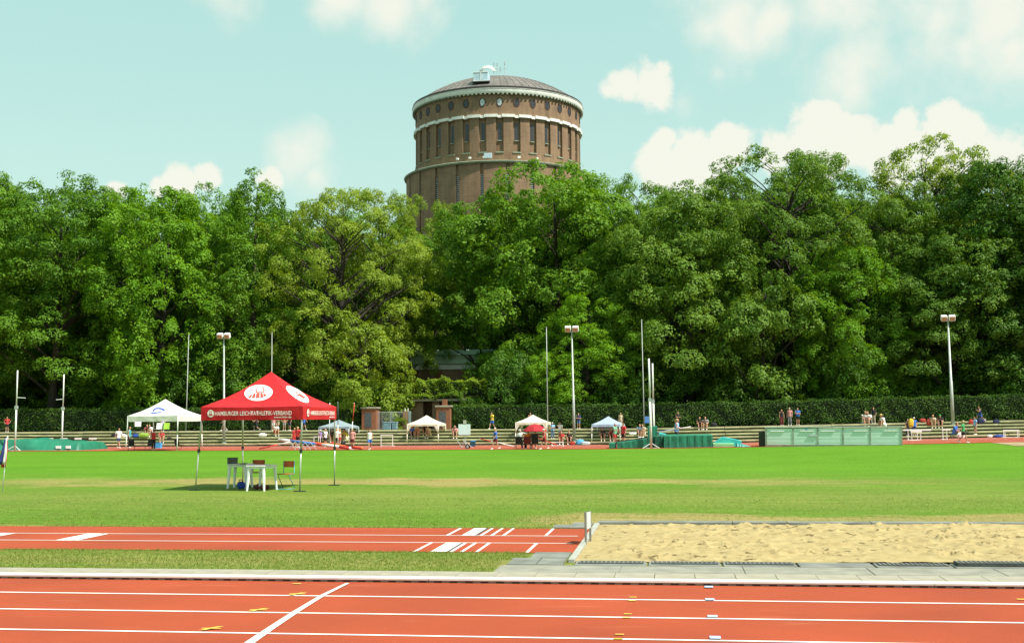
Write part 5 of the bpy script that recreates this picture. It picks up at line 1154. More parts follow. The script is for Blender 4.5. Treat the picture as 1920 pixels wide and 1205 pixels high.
# ------------------------------------------------------------------ hurdles, barriers, rails
def barrier(x0, x1, Y, ytop, label, stripes=0, name='hurdle', bar=.09, base=True, posts=(0.04, .96)):
    a, b = on(x0, Y), on(x1, Y); h = ZAT((x0 + x1) / 2, ytop, Y)[0] - a.z; L_ = b.x - a.x; root = tag(empty(name, a), label, name.split('_')[-1])
    if stripes:
        for k in range(stripes): MB().box((L_ * (k + .5) / stripes, 0, h - bar / 2), (L_ / stripes - .002, .09, bar)).build('bar_segment', WHITE if k % 2 == 0 else BLACK, root)
    else: bevel(MB().box((L_ / 2, 0, h - bar / 2), (L_, .04, bar)).build('bar', WHITE, root), .008)
    for f in posts:
        MB().tube((L_ * f, 0, 0), (L_ * f, 0, h - bar), .025, n=6).build('post', WHITE, root)
        if base: MB().box((L_ * f, .3, .025), (.05, .75, .045)).build('foot', WHITE, root)
    if base: MB().tube((L_ * posts[0], .3, .05), (L_ * posts[-1], .3, .05), .018, n=6).build('base_rail', WHITE, root)
    return root
barrier(87, 180, 91.0, 820.5, 'black and white striped steeplechase barrier in front of the terrace', 7, 'steeplechase_barrier', .13, False, (.02, .92))
barrier(713.5, 737, 91.0, 815, 'white frame hurdle standing in front of the terrace left of the cream gazebo', 0, 'hurdle', .06)
barrier(1694, 1746.5, 88.5, 804.5, 'wide white hurdle in front of the people in dark and blue shirts', 0, 'hurdle', .10, True, (.17, .62))
barrier(1766.5, 1783, 88.5, 804, 'short white hurdle beside the floodlight mast', 0, 'hurdle', .10, True, (.1, .55)); barrier(1708, 1729, 87.6, 807.5, 'white hurdle standing in front of the wide white hurdle', 0, 'hurdle', .10, True, (.08, .6))
barrier(1881, 1911.5, 91, 805.5, 'white double-post hurdle with blue marks below the dark maple', 0, 'hurdle', .09, True, (.04, .12, .88, .97))
barrier(588, 601, 91.2, 818, 'thin white rail frame left of the grey-blue gazebo', 0, 'hurdle', .04)
barrier(1034, 1057, 88.5, 828, 'low white bench-like rail beside the person in black', 0, 'low_rail', .05)
# vaulting poles and banner tubes lying on a rack
rk = tag(empty('pole_rack', A(566, 80.6)), 'grey trestle rack carrying the long coloured pole bags', 'rack')
for dx in (-.7, -.35, 0, .35, .75): MB().tube((dx - .25, 0, .0), (dx + .22, .1, .52 - .1 * dx), .022, n=6).build('trestle_leg', GREYM, rk); MB().tube((dx + .28, 0, .0), (dx - .15, .1, .52 - .1 * dx), .022, n=6).build('trestle_leg', GREYM, rk)
def tube_item(pts, rad, segs, label, Y, name='pole_bag', cat='pole'):
    """pts: photo pixels of the two ends at depth Y; segs: (fraction, material)"""
    (xa, ya), (xb, yb) = pts; Ya, Yb = (Y if hasattr(Y, '__len__') else (Y, Y)); za, Xa = ZAT(xa, ya, Ya); zb, Xb = ZAT(xb, yb, Yb); a = Vector((Xa, Ya, max(za, rad + .03 + gz(Xa, Ya)))); b = Vector((Xb, Yb, max(zb, rad + .03 + gz(Xb, Yb)))); lo = a if a.z < b.z else b
    root = tag(empty(name, lo), label, cat); f0 = 0
    for f1, mt in segs: MB().tube(a.lerp(b, f0) - lo, a.lerp(b, f1) - lo, rad, n=8).build('tube', mt, root, True); f0 = f1
    for e in (a, b): MB().ball(e - lo, rad * 1.05, 8, 5).build('end_cap', segs[0][1], root, True)
    return root
BLU, ORG, WHT, RD_ = CB('bag_blue', (.05, .18, .48)), CB('bag_orange', (.55, .13, .03)), CB('bag_white', (.72, .70, .68)), CB('bag_red', (.50, .05, .04))
tube_item(((524, 824), (656, 842.5)), .10, ((.16, WHT), (.52, BLU), (.62, RD_), (.86, WHT), (1, RD_)), 'long blue, white and red pole bag sloping off the rack', (82.5, 79.9)); tube_item(((545, 825.5), (678, 842.8)), .09, ((.8, ORG), (1, RD_)), 'long orange pole bag sloping off the rack', (83.2, 80.2))
tube_item(((486, 842), (545, 828)), .045, ((.6, RD_), (1, WHT)), 'thin red and white vaulting pole leaning on the rack', 81.5)
tube_item(((658, 824), (664.5, 755.5)), .028, ((.5, WHT), (1, RD_)), 'upright red and white vaulting pole held in front of the grey-blue gazebo', 81, 'vaulting_pole'); tube_item(((634, 838), (633.5, 754)), .026, ((.5, WHT), (1, DARK)), 'upright dark-tipped vaulting pole beside the grey-blue gazebo', 81, 'vaulting_pole'); tube_item(((617, 838), (618.5, 755)), .026, ((.7, GREYM), (1, WHT)), 'upright grey vaulting pole beside the tent corner', 81, 'vaulting_pole')
tube_item(((967, 837), (900, 822)), .03, ((.7, WHT), (1, RD_)), 'white vaulting pole slanting over the track beside the parasol', 81.5); tube_item(((975, 809), (1045, 834)), .035, ((.5, WHT), (1, RD_)), 'white and red banner pole slanting past the parasol', 83.5)
# measuring cart with board
cp = G(871, 841); ct = tag(empty('measuring_cart', cp), 'two-wheeled grey cart carrying a pale blue result board', 'cart'); zb_ = ZAT(870, 815, cp.y)[0] - cp.z; zt_ = ZAT(870, 795, cp.y)[0] - cp.z
for (x0, z0_), (x1, z1_) in (((-.5, .55), (-.15, .05)), ((.0, .55), (.55, .05)), ((-.25, .1), (.3, .1)), ((.05, 0.0), (.05, zb_ + .1)), ((-.25, .0), (.05, .6)), ((.3, .05), (-.1, .55))): MB().tube((x0, 0, z0_ + .02), (x1, 0, z1_ + .02), .018, n=6).build('frame_tube', GREYM, ct)
bevel(MB().box((.0, -.03, (zb_ + zt_) / 2), (.82, .03, zt_ - zb_)).build('board', pm('pale_blue_board', (.62, .76, .78), .4, .06, 3), ct), .006); bevel(MB().box((.02, 0, zt_ + .14), (.2, .12, .26)).build('display_box', pm('grey_display', (.40, .44, .36), .5, .1, 4), ct), .01)
for yy in (-.18, .18):
    w_ = empty('wheel', (.22, yy, .16)); w_.parent = ct; m = MB(); pts = [(math.cos(2 * math.pi * k / 16) * .13, 0, math.sin(2 * math.pi * k / 16) * .13) for k in range(17)]; m.path(pts, .032, 6, False); m.build('tyre', BLACK, w_, True); m = MB(); m.tube((0, -.03, 0), (0, .03, 0), .04, n=8); [m.tube((0, 0, 0), (math.cos(k * 1.05) * .11, 0, math.sin(k * 1.05) * .11), .01, n=4) for k in range(6)]; m.build('rim', ALU, w_)
def bucket(x, Y, r, h, mat, label, name='bucket'):
    p = on(x, Y); root = tag(empty(name, p), label, 'bucket'); m = MB(); m.lathe([(.001, 0), (r * .82, 0), (r, h), (r * 1.05, h), (r * 1.05, h - .03), (r * .97, h - .03), (r * .80, .03), (.001, .03)], n=16); m.build('body', mat, root, True)
    MB().path([(r * math.cos(a) * 1.02, -.02, h - .02 + abs(math.sin(a)) * .05 - .1 * math.sin(a)) for a in [math.pi * k / 8 for k in range(9)]], .008, 4).build('handle', GREYM, root)
bucket(886.5, 88.0, .21, .44, CB('bucket_blue', (.05, .36, .75)), 'bright blue bucket behind the measuring cart')
# folding chairs, cool box, bags on the terrace
def camp_chair(x, Y, mat, label, rz=0, s=1.0):
    p = on(x, Y); r = tag(empty('camping_chair', p, rz), label, 'chair'); r.scale = (s, s, s)
    MB().box((0, 0, .42), (.48, .44, .02)).build('seat', mat, r); m = MB(); m.prism([(-.25, .22, .42), (.25, .22, .42), (.25, .34, .92), (-.25, .34, .92)], (0, .015, 0)); m.build('backrest', mat, r)
    for sx in (-1, 1): MB().path([(sx * .25, -.22, 0), (sx * .25, .24, .42), (sx * .25, .35, .93)], .012, 5).build('leg', DARK, r); MB().path([(sx * .25, .26, 0), (sx * .25, -.2, .42), (sx * .25, -.2, .62), (sx * .25, .26, .64)], .012, 5).build('leg', DARK, r)
BK = CB('black', (.018, .018, .02))
camp_chair(247, 80.6, BK, 'black camping chair at the left leg of the white logo tent', .6, .8); camp_chair(276, 80.4, BK, 'black camping chair beside the person in the red vest', -.4, .8); camp_chair(336, 82, BK, 'black camping chair outside the right leg of the white logo tent', 1.2, .85)
camp_chair(309.5, 95.2, CB('lime', (.35, .58, .06)), 'lime green camping chair on the terrace behind the white logo tent'); camp_chair(296, 95.2, CB('offwhite', (.72, .72, .66)), 'off-white camping chair on the terrace beside the lime green one'); camp_chair(258.5, 95.9, WHT, 'slatted white chair on the terrace left of the off-white chair', .4); camp_chair(1215, 96.2, CB('chair_blue', (.06, .16, .36)), 'blue folding chair on the top step beside the vault uprights'); camp_chair(974, 80.6, BK, 'black folding chair under the official in the white shirt', 3.1, .9); camp_chair(1004, 80.7, BK, 'black folding chair under the official in black beneath the parasol', 3.1, .9); camp_chair(990, 80.9, CB('dark_red', (.16, .02, .02)), 'dark red folding chair between the two black folding chairs', 3.1, .9)
crate(297, 87, 0, .42, .35, .42, CB('cool_blue', (.06, .30, .62)), 'bright blue cool box behind the person in the red vest', 'cool_box', 'box')
for x, Y, w, h_, mt, lab in ((216, 95.0, .7, .35, BK, 'large black bag on the terrace behind the person in white'), (231, 95.0, .5, .3, WHT, 'white bag on the terrace beside the large black bag'), (256, 94.2, .8, .3, CB('navy_blue', (.03, .07, .30)), 'dark blue bag on the terrace left of the lime blanket'), (269, 94.2, 1.0, .38, CB('lime_dark', (.22, .34, .05)), 'lime green blanket heap on the terrace behind the white logo tent'), (318, 93.6, .5, .25, BK, 'small black bag at the foot of the terrace behind the white logo tent'), (492, 94.9, .7, .3, WHT, 'white bag on the terrace below the running person'),
    (643, 92.0, .5, .35, BK, 'black bag lying under the grey-blue gazebo'), (625, 90, .5, .4, CB('red_bag', (.42, .05, .03)), 'red bag on the track in front of the grey-blue gazebo'), (1088, 91.4, .7, .45, CB('sky', (.10, .38, .62)), 'sky blue bag at the foot of the middle floodlight mast'), (1098, 91.0, .7, .3, CB('silver', (.42, .48, .45)), 'silver bag beside the sky blue bag'), (1073, 91.6, .4, .3, CB('red_bag', (.42, .05, .03)), 'red bag beside the person in black at the gazebo'), (1338.5, 96.9, .55, .35, BK, 'black bag on the top step beside the seated pair'), (1186, 94.8, .6, .2, WHT, 'white bag on the terrace right of the blue and white gazebo'), (1178, 91.2, .4, .35, CB('lime', (.35, .58, .06)), 'lime bag beside the person in the red shirt'),
    (1730, 96.4, .5, .3, CB('red_bag', (.42, .05, .03)), 'red bag on the top step behind the wide white hurdle'), (1743, 95.1, .5, .5, CB('red_bag', (.42, .05, .03)), 'tall red bag beside the seated person with bare legs'), (1839, 95.3, .6, .5, CB('navy', (.02, .025, .07)), 'navy bag on the terrace behind the person in the light blue shirt'), (1868, 95.3, .5, .35, CB('navy', (.02, .025, .07)), 'navy bag on the terrace left of the double-post hurdle'), (1856, 92.0, .4, .25, WHT, 'white bag at the foot of the terrace left of the double-post hurdle'), (1874, 92.0, .9, .22, CB('navy_blue', (.03, .07, .30)), 'flat blue bag at the foot of the terrace below the double-post hurdle'), (1802, 92.2, .6, .45, WHT, 'white bag beside the person in the green shirt'), (1821, 95.1, .4, .4, CB('red_bag', (.42, .05, .03)), 'small red bag behind the person in the light blue shirt')):
    bag(x, Y, w, h_, mt, lab)
# ------------------------------------------------------------------ people
SKIN = pm('skin', (.46, .25, .16), .55, .08, 6)
EYE = pm('eye_dark', (.03, .02, .02), .3, .1, 5); LIP = pm('lip', (.35, .12, .10), .5, .1, 5)
def V3(*a): return Vector(a)
def pose_joints(pose):
    """joints of a 1.75 m figure facing -Y, feet (or seat) on z = 0"""
    j = dict(hip=V3(0, 0, .93), lean=.02, head=V3(0, -.02, 1.61))
    sh = 1.42
    def arms(le, lw, re, rw): j.update(LS=V3(-.185, 0, sh), RS=V3(.185, 0, sh), LE=V3(*le), LW=V3(*lw), RE=V3(*re), RW=V3(*rw))
    def legs(lk, la, rk, ra): j.update(LH=V3(-.09, 0, .91), RH=V3(.09, 0, .91), LK=V3(*lk), LA=V3(*la), RK=V3(*rk), RA=V3(*ra))
    arms((-.25, .03, 1.13), (-.25, -.07, .88), (.25, .03, 1.13), (.25, -.07, .88)); legs((-.10, -.02, .50), (-.11, .02, .08), (.10, -.02, .50), (.12, .02, .08))
    if pose == 'cross': arms((-.26, -.06, 1.15), (.07, -.20, 1.19), (.26, -.06, 1.13), (-.07, -.22, 1.15))
    if pose == 'akimbo': arms((-.38, .04, 1.18), (-.19, -.06, .98), (.38, .04, 1.18), (.19, -.06, .98))
    if pose == 'reach': arms((-.24, -.12, 1.18), (-.20, -.36, 1.20), (.25, -.02, 1.14), (.20, -.26, 1.05))
    if pose == 'up': arms((-.30, -.08, 1.30), (-.16, -.16, 1.52), (.25, .03, 1.13), (.25, -.07, .88))
    if pose in ('walk', 'carry'):
        legs((-.09, -.20, .53), (-.09, -.30, .10), (.09, .04, .50), (.09, .33, .16)); j['lean'] = .06
        if pose == 'walk': arms((-.25, .16, 1.16), (-.24, .12, .92), (.25, -.10, 1.14), (.23, -.28, .98))
        else: arms((-.26, -.05, 1.16), (-.10, -.24, 1.12), (.28, .10, 1.17), (.24, .02, .95))
    if pose == 'run':
        legs((-.09, -.36, .72), (-.09, -.28, .32), (.09, .10, .56), (.09, .46, .36)); j['lean'] = .16; j['hip'] = V3(0, 0, .93)
        arms((-.27, .20, 1.22), (-.22, .02, 1.06), (.27, -.20, 1.20), (.16, -.34, 1.34))
    if pose in ('sit', 'sitarm', 'chair'):
        j['hip'] = V3(0, 0, .12); j['lean'] = .34 if pose != 'chair' else -.02; d = -.81
        j.update(LH=V3(-.09, 0, .11), RH=V3(.09, 0, .11)); lo = -.14 if pose != 'chair' else -.36
        kz = .33 if pose != 'chair' else .13
        j.update(LK=V3(-.14, -.37 if pose != 'chair' else -.42, kz), RK=V3(.14, -.37 if pose != 'chair' else -.42, kz), LA=V3(-.13, -.44, lo), RA=V3(.14, -.44, lo))
        f = j['lean']; top = V3(0, -.49 * f, .12 + .49)
        j.update(LS=top + V3(-.185, 0, 0), RS=top + V3(.185, 0, 0), head=V3(0, -.70 * f - .03, .12 + .68))
        j.update(LE=top + V3(-.25, -.10, -.28), RE=top + V3(.25, -.10, -.28), LW=V3(-.12, -.34, kz + .10), RW=V3(.12, -.34, kz + .10))
        if pose == 'sitarm': j.update(LE=top + V3(-.26, -.16, -.20), LW=top + V3(-.05, -.26, .05))
    else:
        f = j['lean']
        for k in ('LS', 'RS', 'LE', 'RE', 'LW', 'RW', 'head'): j[k] = j[k] + V3(0, -f * (j[k].z - .93), 0)
    return j
def torso(m, j, grow=0, z0=0, z1=99):
    rows = [(-.06, .155, .115), (.02, .172, .122), (.10, .158, .112), (.18, .142, .100), (.30, .158, .112), (.42, .178, .116), (.49, .165, .100), (.53, .10, .075)]
    f = j['lean']; h = j['hip']
    m.loft([((h.x, h.y - f * q, h.z + q), rx + grow, ry + grow) for q, rx, ry in rows if z0 <= q <= z1], 14)
def limb(m, pts, rad, n=9): m.path(pts, rad, n)
CACHE = {}
def body_mesh(pose):
    if ('body', pose) in CACHE: return CACHE['body', pose]
    j = pose_joints(pose); m = MB(); torso(m, j); hd = j['head']; nk = (j['LS'] + j['RS']) / 2
    m.path([nk + V3(0, 0, -.04), nk + V3(0, -.01, .06), hd + V3(0, .015, -.05)], [.062, .052, .055], 10)
    m.loft([(hd + V3(0, y, z), rx, ry) for z, y, rx, ry in ((-.115, -.03, .028, .032), (-.095, -.02, .05, .06), (-.04, -.005, .064, .083), (.02, .0, .072, .092), (.07, .005, .07, .088), (.105, .01, .045, .06), (.118, .01, .015, .02))], 14)
    m.ball(hd + V3(0, -.098, -.015), (.014, .022, .026), 8, 5)
    for s in (-1, 1): m.ball(hd + V3(s * .073, .01, -.01), (.012, .022, .032), 8, 5)
    for s in 'LR':
        S, E, W_ = j[s + 'S'], j[s + 'E'], j[s + 'W']; m.ball(S, .062, 10, 6); limb(m, [S, S.lerp(E, .5), E, E.lerp(W_, .35), W_], [.056, .050, .040, .041, .027]); m.ball(E, .041, 8, 5)
        d = (W_ - E).normalized(); m.loft([(W_ - d * .005, .024, .024), (W_ + d * .035, .036, .022), (W_ + d * .085, .038, .018)], 8) if abs(d.z) > .6 else m.path([W_ - d * .005, W_ + d * .04, W_ + d * .085], [.026, .034, .026], 8)
        H_, K, A_ = j[s + 'H'], j[s + 'K'], j[s + 'A']; m.ball(H_, .088, 10, 6); limb(m, [H_, H_.lerp(K, .45), K, K.lerp(A_, .3), K.lerp(A_, .7), A_], [.090, .078, .056, .058, .043, .037]); m.ball(K, .057, 8, 5)
        m.loft([(A_ + V3(0, .05, -.07), .03, .03), (A_ + V3(0, .02, -.02), .04, .055)], 8); m.path([A_ + V3(0, .05, -.045), A_ + V3(0, -.06, -.05), A_ + V3(0, -.14, -.06)], [.036, .036, .022], 8)
    tmp = m.build('tmp', SKIN); md = tmp.modifiers.new('r', 'REMESH'); md.mode = 'VOXEL'; md.voxel_size = .019; sm = tmp.modifiers.new('s', 'SMOOTH'); sm.factor = .5; sm.iterations = 3
    dg = bpy.context.evaluated_depsgraph_get(); me = bpy.data.meshes.new_from_object(tmp.evaluated_get(dg)); bpy.data.objects.remove(tmp)
    ex = MB()   # fingers, eyes, mouth
    for s, sg in (('L', -1), ('R', 1)):
        d = (j[s + 'W'] - j[s + 'E']).normalized(); W_ = j[s + 'W'] + d * .075; side = d.cross(V3(1, 0, 0) if abs(d.x) < .7 else V3(0, 0, 1)).normalized(); pal = d.cross(side).normalized()
        for k, ln in enumerate((.062, .075, .080, .070)):
            b0 = W_ + side * (-.027 + .018 * k); ex.path([b0, b0 + d * ln * .5 + pal * .006, b0 + d * ln * .9 + pal * .026], [.0095, .009, .007], 5)
        t0 = j[s + 'W'] + d * .03 - side * .026; ex.path([t0, t0 + d * .03 - side * .022, t0 + d * .062 - side * .020 + pal * .012], [.012, .0105, .008], 5)
    ex.cur = 1
    for s in (-1, 1): ex.ball(hd + V3(s * .028, -.086, .012), (.011, .008, .007), 6, 4)
    ex.cur = 2; ex.ball(hd + V3(0, -.083, -.058), (.022, .008, .006), 6, 4)
    em = ex.mesh('x'); bm = bmesh.new(); bm.from_mesh(me); bm.from_mesh(em); bm.to_mesh(me); bm.free(); me.materials.clear(); [me.materials.append(x) for x in (SKIN, EYE, LIP)]
    me.polygons.foreach_set('use_smooth', [True] * len(me.polygons)); me.name = 'body'; CACHE['body', pose] = me; return me
def cloth_mesh(kind, pose):
    if (kind, pose) in CACHE: return CACHE[kind, pose]
    j = pose_joints(pose); m = MB(); f = j['lean']; h = j['hip']; hd = j['head']
    if kind in ('tee', 'vest', 'long'):
        m.loft([((h.x, h.y - f * q, h.z + q), rx, ry) for q, rx, ry in ((-.05, .192, .142), (.02, .196, .146), (.16, .172, .128), (.30, .182, .134), (.42, .200, .138), (.495, .185, .120), (.535, .085, .078))], 16, False)
        if kind != 'vest':
            for s in 'LR':
                S, E, W_ = j[s + 'S'], j[s + 'E'], j[s + 'W']; m.path([S.lerp(V3(0, S.y, S.z), .3), S, S.lerp(E, .62)] if kind == 'tee' else [S.lerp(V3(0, S.y, S.z), .3), S, E, W_.lerp(E, .06)], [.07, .078, .074] if kind == 'tee' else [.07, .074, .058, .042], 9, False)
    elif kind in ('shorts', 'trousers'):
        m.loft([((h.x, h.y - f * q, h.z + q), rx, ry) for q, rx, ry in ((-.10, .176, .128), (-.03, .186, .136), (.05, .180, .130), (.10, .168, .122))], 16, False)
        for s in 'LR':
            H_, K, A_ = j[s + 'H'], j[s + 'K'], j[s + 'A']
            m.path([H_ + V3(0, 0, .02), H_.lerp(K, .3), H_.lerp(K, .72)] if kind == 'shorts' else [H_ + V3(0, 0, .02), H_.lerp(K, .5), K, K.lerp(A_, .5), K.lerp(A_, .95)], [.106, .104, .098] if kind == 'shorts' else [.106, .092, .074, .070, .062], 10, False)
    elif kind == 'shoe_pair': pass
    elif kind in ('short_hair', 'long_hair'):
        m.ball(hd + V3(0, .022, .032), (.082, .096, .094), 12, 8)
        if kind == 'long_hair': m.path([hd + V3(0, .08, .03), hd + V3(0, .12, -.06), hd + V3(0, .10, -.20), hd + V3(0, .09, -.26)], [.05, .05, .035, .012], 8); m.ball(hd + V3(0, .05, -.03), (.082, .062, .09), 10, 6)
    elif kind == 'cap':
        m.ball(hd + V3(0, .005, .045), (.086, .102, .085), 12, 8); m.loft([(hd + V3(0, -.10, .045), .07, .075), (hd + V3(0, -.105, .055), .068, .072)], 12)
    elif kind == 'hat':
        m.ball(hd + V3(0, .005, .055), (.088, .10, .085), 12, 8); m.loft([(hd + V3(0, 0, .045), .17, .18), (hd + V3(0, 0, .058), .165, .175)], 16)
    me = m.mesh(kind); me.materials.append(WHITE); me.polygons.foreach_set('use_smooth', [True] * len(me.polygons)); CACHE[kind, pose] = me; return me
def shoe_mesh(pose, s):
    if (s, pose) in CACHE: return CACHE[s, pose]
    A_ = pose_joints(pose)[s + 'A']; m = MB(); m.loft([(A_ + V3(0, -.045, -.085), .045, .135), (A_ + V3(0, -.045, -.06), .047, .137), (A_ + V3(0, -.02, -.03), .043, .10), (A_ + V3(0, .03, .0), .043, .05)], 12); me = m.mesh('shoe'); me.materials.append(WHITE); me.polygons.foreach_set('use_smooth', [True] * len(me.polygons)); CACHE[s, pose] = me; return me
CC = {'white': (.74, .74, .70), 'black': (.018, .018, .02), 'red': (.50, .04, .04), 'blue': (.04, .14, .50), 'navy': (.025, .035, .12), 'sky': (.22, .46, .70), 'teal': (.05, .36, .38), 'pink': (.62, .26, .26), 'yellow': (.66, .48, .04), 'green': (.05, .34, .12), 'mint': (.16, .42, .26), 'khaki': (.34, .27, .16), 'beige': (.52, .42, .28), 'grey': (.24, .25, .26), 'jeans': (.09, .16, .30), 'lilac': (.50, .46, .66), 'purple': (.24, .17, .36), 'tan': (.40, .20, .12), 'darkred': (.20, .03, .035), 'check': (.52, .24, .24), 'orange': (.58, .18, .03),
      'blond': (.42, .27, .10), 'brown': (.09, .045, .02), 'dark': (.02, .015, .012), 'ginger': (.28, .08, .03), 'straw': (.55, .38, .16), 'greyhair': (.42, .40, .37)}
def cmat(c): return pm('garment_' + c, CC[c], .85, .12, 9)
def person(x, Y, pose, deg, h, shirt, bottom, hair, label, kind='tee', legs='shorts', hk='short_hair', head=None, shoe='white', z=None, dz=0.0):
    p = on(x, Y) if z is None else A(x, Y, z); j = pose_joints(pose); s = h / 1.75
    if pose == 'run': dz += -.19 * s
    if pose not in ('sit', 'sitarm', 'chair') and pose != 'run': dz += -.0
    root = tag(empty('person', (p.x, p.y, p.z + dz), math.radians(deg)), label, 'person'); root.scale = (s, s, s)
    obj('body', body_mesh(pose), root)
    def put(nm, me, c):
        o = obj(nm, me, root); o.material_slots[0].link = 'OBJECT'; o.material_slots[0].material = cmat(c)
    if shirt: put({'tee': 'shirt', 'vest': 'vest', 'long': 'jacket'}[kind], cloth_mesh(kind, pose), shirt)
    put(legs, cloth_mesh(legs, pose), bottom); put('hair', cloth_mesh(hk, pose), hair)
    if head: put(head[0], cloth_mesh(head[0], pose), head[1])
    for q in 'LR': put('shoe', shoe_mesh(pose, q), shoe)
    return root
PY = PATH_Y + 1.1
def hpx(x, yh, Y): p = on(x, Y); return max(1.25, min(1.92, ZAT(x, yh, Y)[0] - p.z))
def stand(x, Y, yh, pose, deg, *a, **k): return person(x, Y, pose, deg, hpx(x, yh, Y), *a, **k)
def seat(x, step, pose, deg, *a, h=1.55, fwd=.14, **k):
    """sitting on the edge of terrace step number step (1 = lowest)"""
    return person(x, TY + (step - 1) * TREAD + fwd, pose, deg, h, *a, **k)
gy = lambda x, y: G(x, y).y
# left part
stand(13, PY, 781, 'akimbo', 20, 'red', 'black', 'dark', 'person in red top and black shorts on the path left of the covered mat')
stand(222, gy(222, 840), 802, 'walk', 60, 'white', 'navy', 'brown', 'person in white tee walking beside the white logo tent')
stand(242, gy(242, 839), 799, 'stand', 100, 'teal', 'black', 'brown', 'person in teal top and black trousers at the tent leg', legs='trousers')
stand(287.5, gy(287, 843), 804, 'reach', 170, 'red', 'black', 'dark', 'person in red vest with back turned under the white logo tent', kind='vest', legs='trousers')
seat(276, 4, 'sitarm', 20, 'darkred', 'black', 'dark', 'person in dark red top seated on the terrace behind the white logo tent'); seat(284, 4, 'sit', -15, 'white', 'jeans', 'brown', 'person in white top seated beside the one in dark red')
stand(305, PY - 1.2, 786, 'stand', 10, 'lilac', 'jeans', 'blond', 'person in lilac top standing between the camping chairs', legs='trousers'); seat(302, 2, 'sit', 30, 'red', 'white', 'ginger', 'person in red top seated low on the terrace behind the cool box')
stand(420, PY, 781, 'walk', -70, 'khaki', 'khaki', 'brown', 'person in khaki walking on the path behind the mast')
stand(481, PY, 783, 'run', -90, 'black', 'black', 'dark', 'runner in black vest on the path seen below the red tent', kind='vest')
stand(512.5, PY, 781, 'stand', 10, 'pink', 'white', 'blond', 'person in pink tee at the left of the group under the red valance'); stand(521, PY + .3, 784, 'cross', -20, 'beige', 'beige', 'brown', 'person in beige with crossed arms in the group under the red valance'); stand(533, PY, 780, 'akimbo', 30, 'tan', 'grey', 'dark', 'person in tan top and grey shorts in the group under the red valance'); stand(543, PY + .4, 782, 'stand', -30, 'black', 'navy', 'dark', 'person in black at the end of the group under the red valance'); stand(570, PY, 783, 'walk', 80, 'blue', 'navy', 'brown', 'person in blue tee walking behind the tent corner leg')
seat(516, 4, 'sit', 40, 'white', 'red', 'blond', 'person in white top and red shorts seated on the terrace below the group')
stand(552, gy(552, 838), 801, 'stand', 30, 'red', 'red', 'ginger', 'person in red tee standing behind the pole bags'); stand(558.5, gy(558, 839), 799, 'akimbo', -30, 'red', 'black', 'blond', 'person in red tee and black shorts standing behind the pole bags')
# around the grey-blue gazebo
stand(600.5, 91.6, 805, 'stand', 60, 'purple', 'black', 'brown', 'person in purple top with white cap at the gazebo leg', head=('cap', 'white'), legs='trousers')
stand(610, gy(610, 838), 803, 'reach', 70, 'white', 'black', 'blond', 'blond person in white top and black shorts facing the poles', hk='long_hair'); stand(631.5, gy(631, 839), 802, 'stand', -20, 'white', 'black', 'blond', 'blond person in white tee holding the dark-tipped pole'); stand(637, 91.6, 803, 'reach', -60, 'beige', 'red', 'blond', 'person in beige top and red shorts inside the grey-blue gazebo', hk='long_hair')
seat(622, 2, 'sit', 20, 'black', 'tan', 'dark', 'person in black seated inside the grey-blue gazebo'); seat(649, 2, 'sitarm', -30, 'yellow', 'white', 'dark', 'person in yellow seated at the right of the grey-blue gazebo')
stand(660.5, gy(660, 843), 803, 'stand', -10, 'pink', 'darkred', 'blond', 'person in loose pink tee and red shorts holding the red and white pole'); stand(693, gy(693, 843), 804, 'walk', 20, 'white', 'blue', 'dark', 'girl in white vest and blue shorts walking on the track', kind='vest', hk='long_hair')
# cream gazebo by the gate
seat(771, 3, 'sit', 30, 'blue', 'black', 'dark', 'person in blue seated under the cream gazebo by the gate'); seat(784, 3, 'sit', -10, 'tan', 'tan', 'brown', 'person in tan seated under the cream gazebo by the gate'); seat(795, 4, 'sitarm', 20, 'black', 'black', 'dark', 'person in black with raised hand under the cream gazebo by the gate'); seat(806, 3, 'sit', -30, 'beige', 'beige', 'brown', 'person in beige seated under the cream gazebo by the gate')
seat(853, 3, 'sit', 10, 'pink', 'black', 'dark', 'person in pale pink seated on the terrace left of the cart board')
stand(923, PY, 772, 'walk', -40, 'yellow', 'blue', 'dark', 'person in yellow tee and blue shorts on the path'); stand(929.5, gy(930, 842), 803, 'walk', -50, 'blue', 'darkred', 'blond', 'person in blue tee and red shorts walking on the track', hk='long_hair')
# parasol group
person(975, 80.7, 'chair', 150, 1.72, 'white', 'black', 'greyhair', 'official in white shirt seated beside the parasol', legs='trousers', dz=.41); person(990.5, 81.0, 'chair', 185, 1.6, 'orange', 'darkred', 'brown', 'person in orange top seated behind under the parasol', dz=.41); person(1004, 80.8, 'chair', 200, 1.6, 'black', 'white', 'dark', 'official in black top seated under the parasol', dz=.41)
stand(1021, gy(1021, 842), 803, 'walk', -60, 'red', 'darkred', 'blond', 'person in red vest with white cap walking past the parasol', kind='vest', head=('cap', 'white')); stand(994.5, PY, 773, 'stand', 10, 'tan', 'black', 'dark', 'person in tan top half hidden behind the cream gazebo peak')
stand(1036, TY + 1.2, 799.5, 'cross', 15, 'sky', 'jeans', 'greyhair', 'person in light blue shirt with white cap and jeans on the terrace', legs='trousers', head=('cap', 'white')); stand(1050, TY + 1.2, 799, 'up', 5, 'white', 'grey', 'brown', 'person in white top standing on the terrace beside the light blue shirt'); seat(1053, 1, 'sit', 0, 'red', 'beige', 'brown', 'person in red top seated on the lowest step beside the low rail'); seat(1066.5, 1, 'sit', 10, 'black', 'black', 'blond', 'person in black seated on the lowest step at the low rail'); stand(1085, PY - .7, 774.5, 'cross', -5, 'navy', 'jeans', 'brown', 'person in navy tee with crossed arms and denim shorts beside the mast')
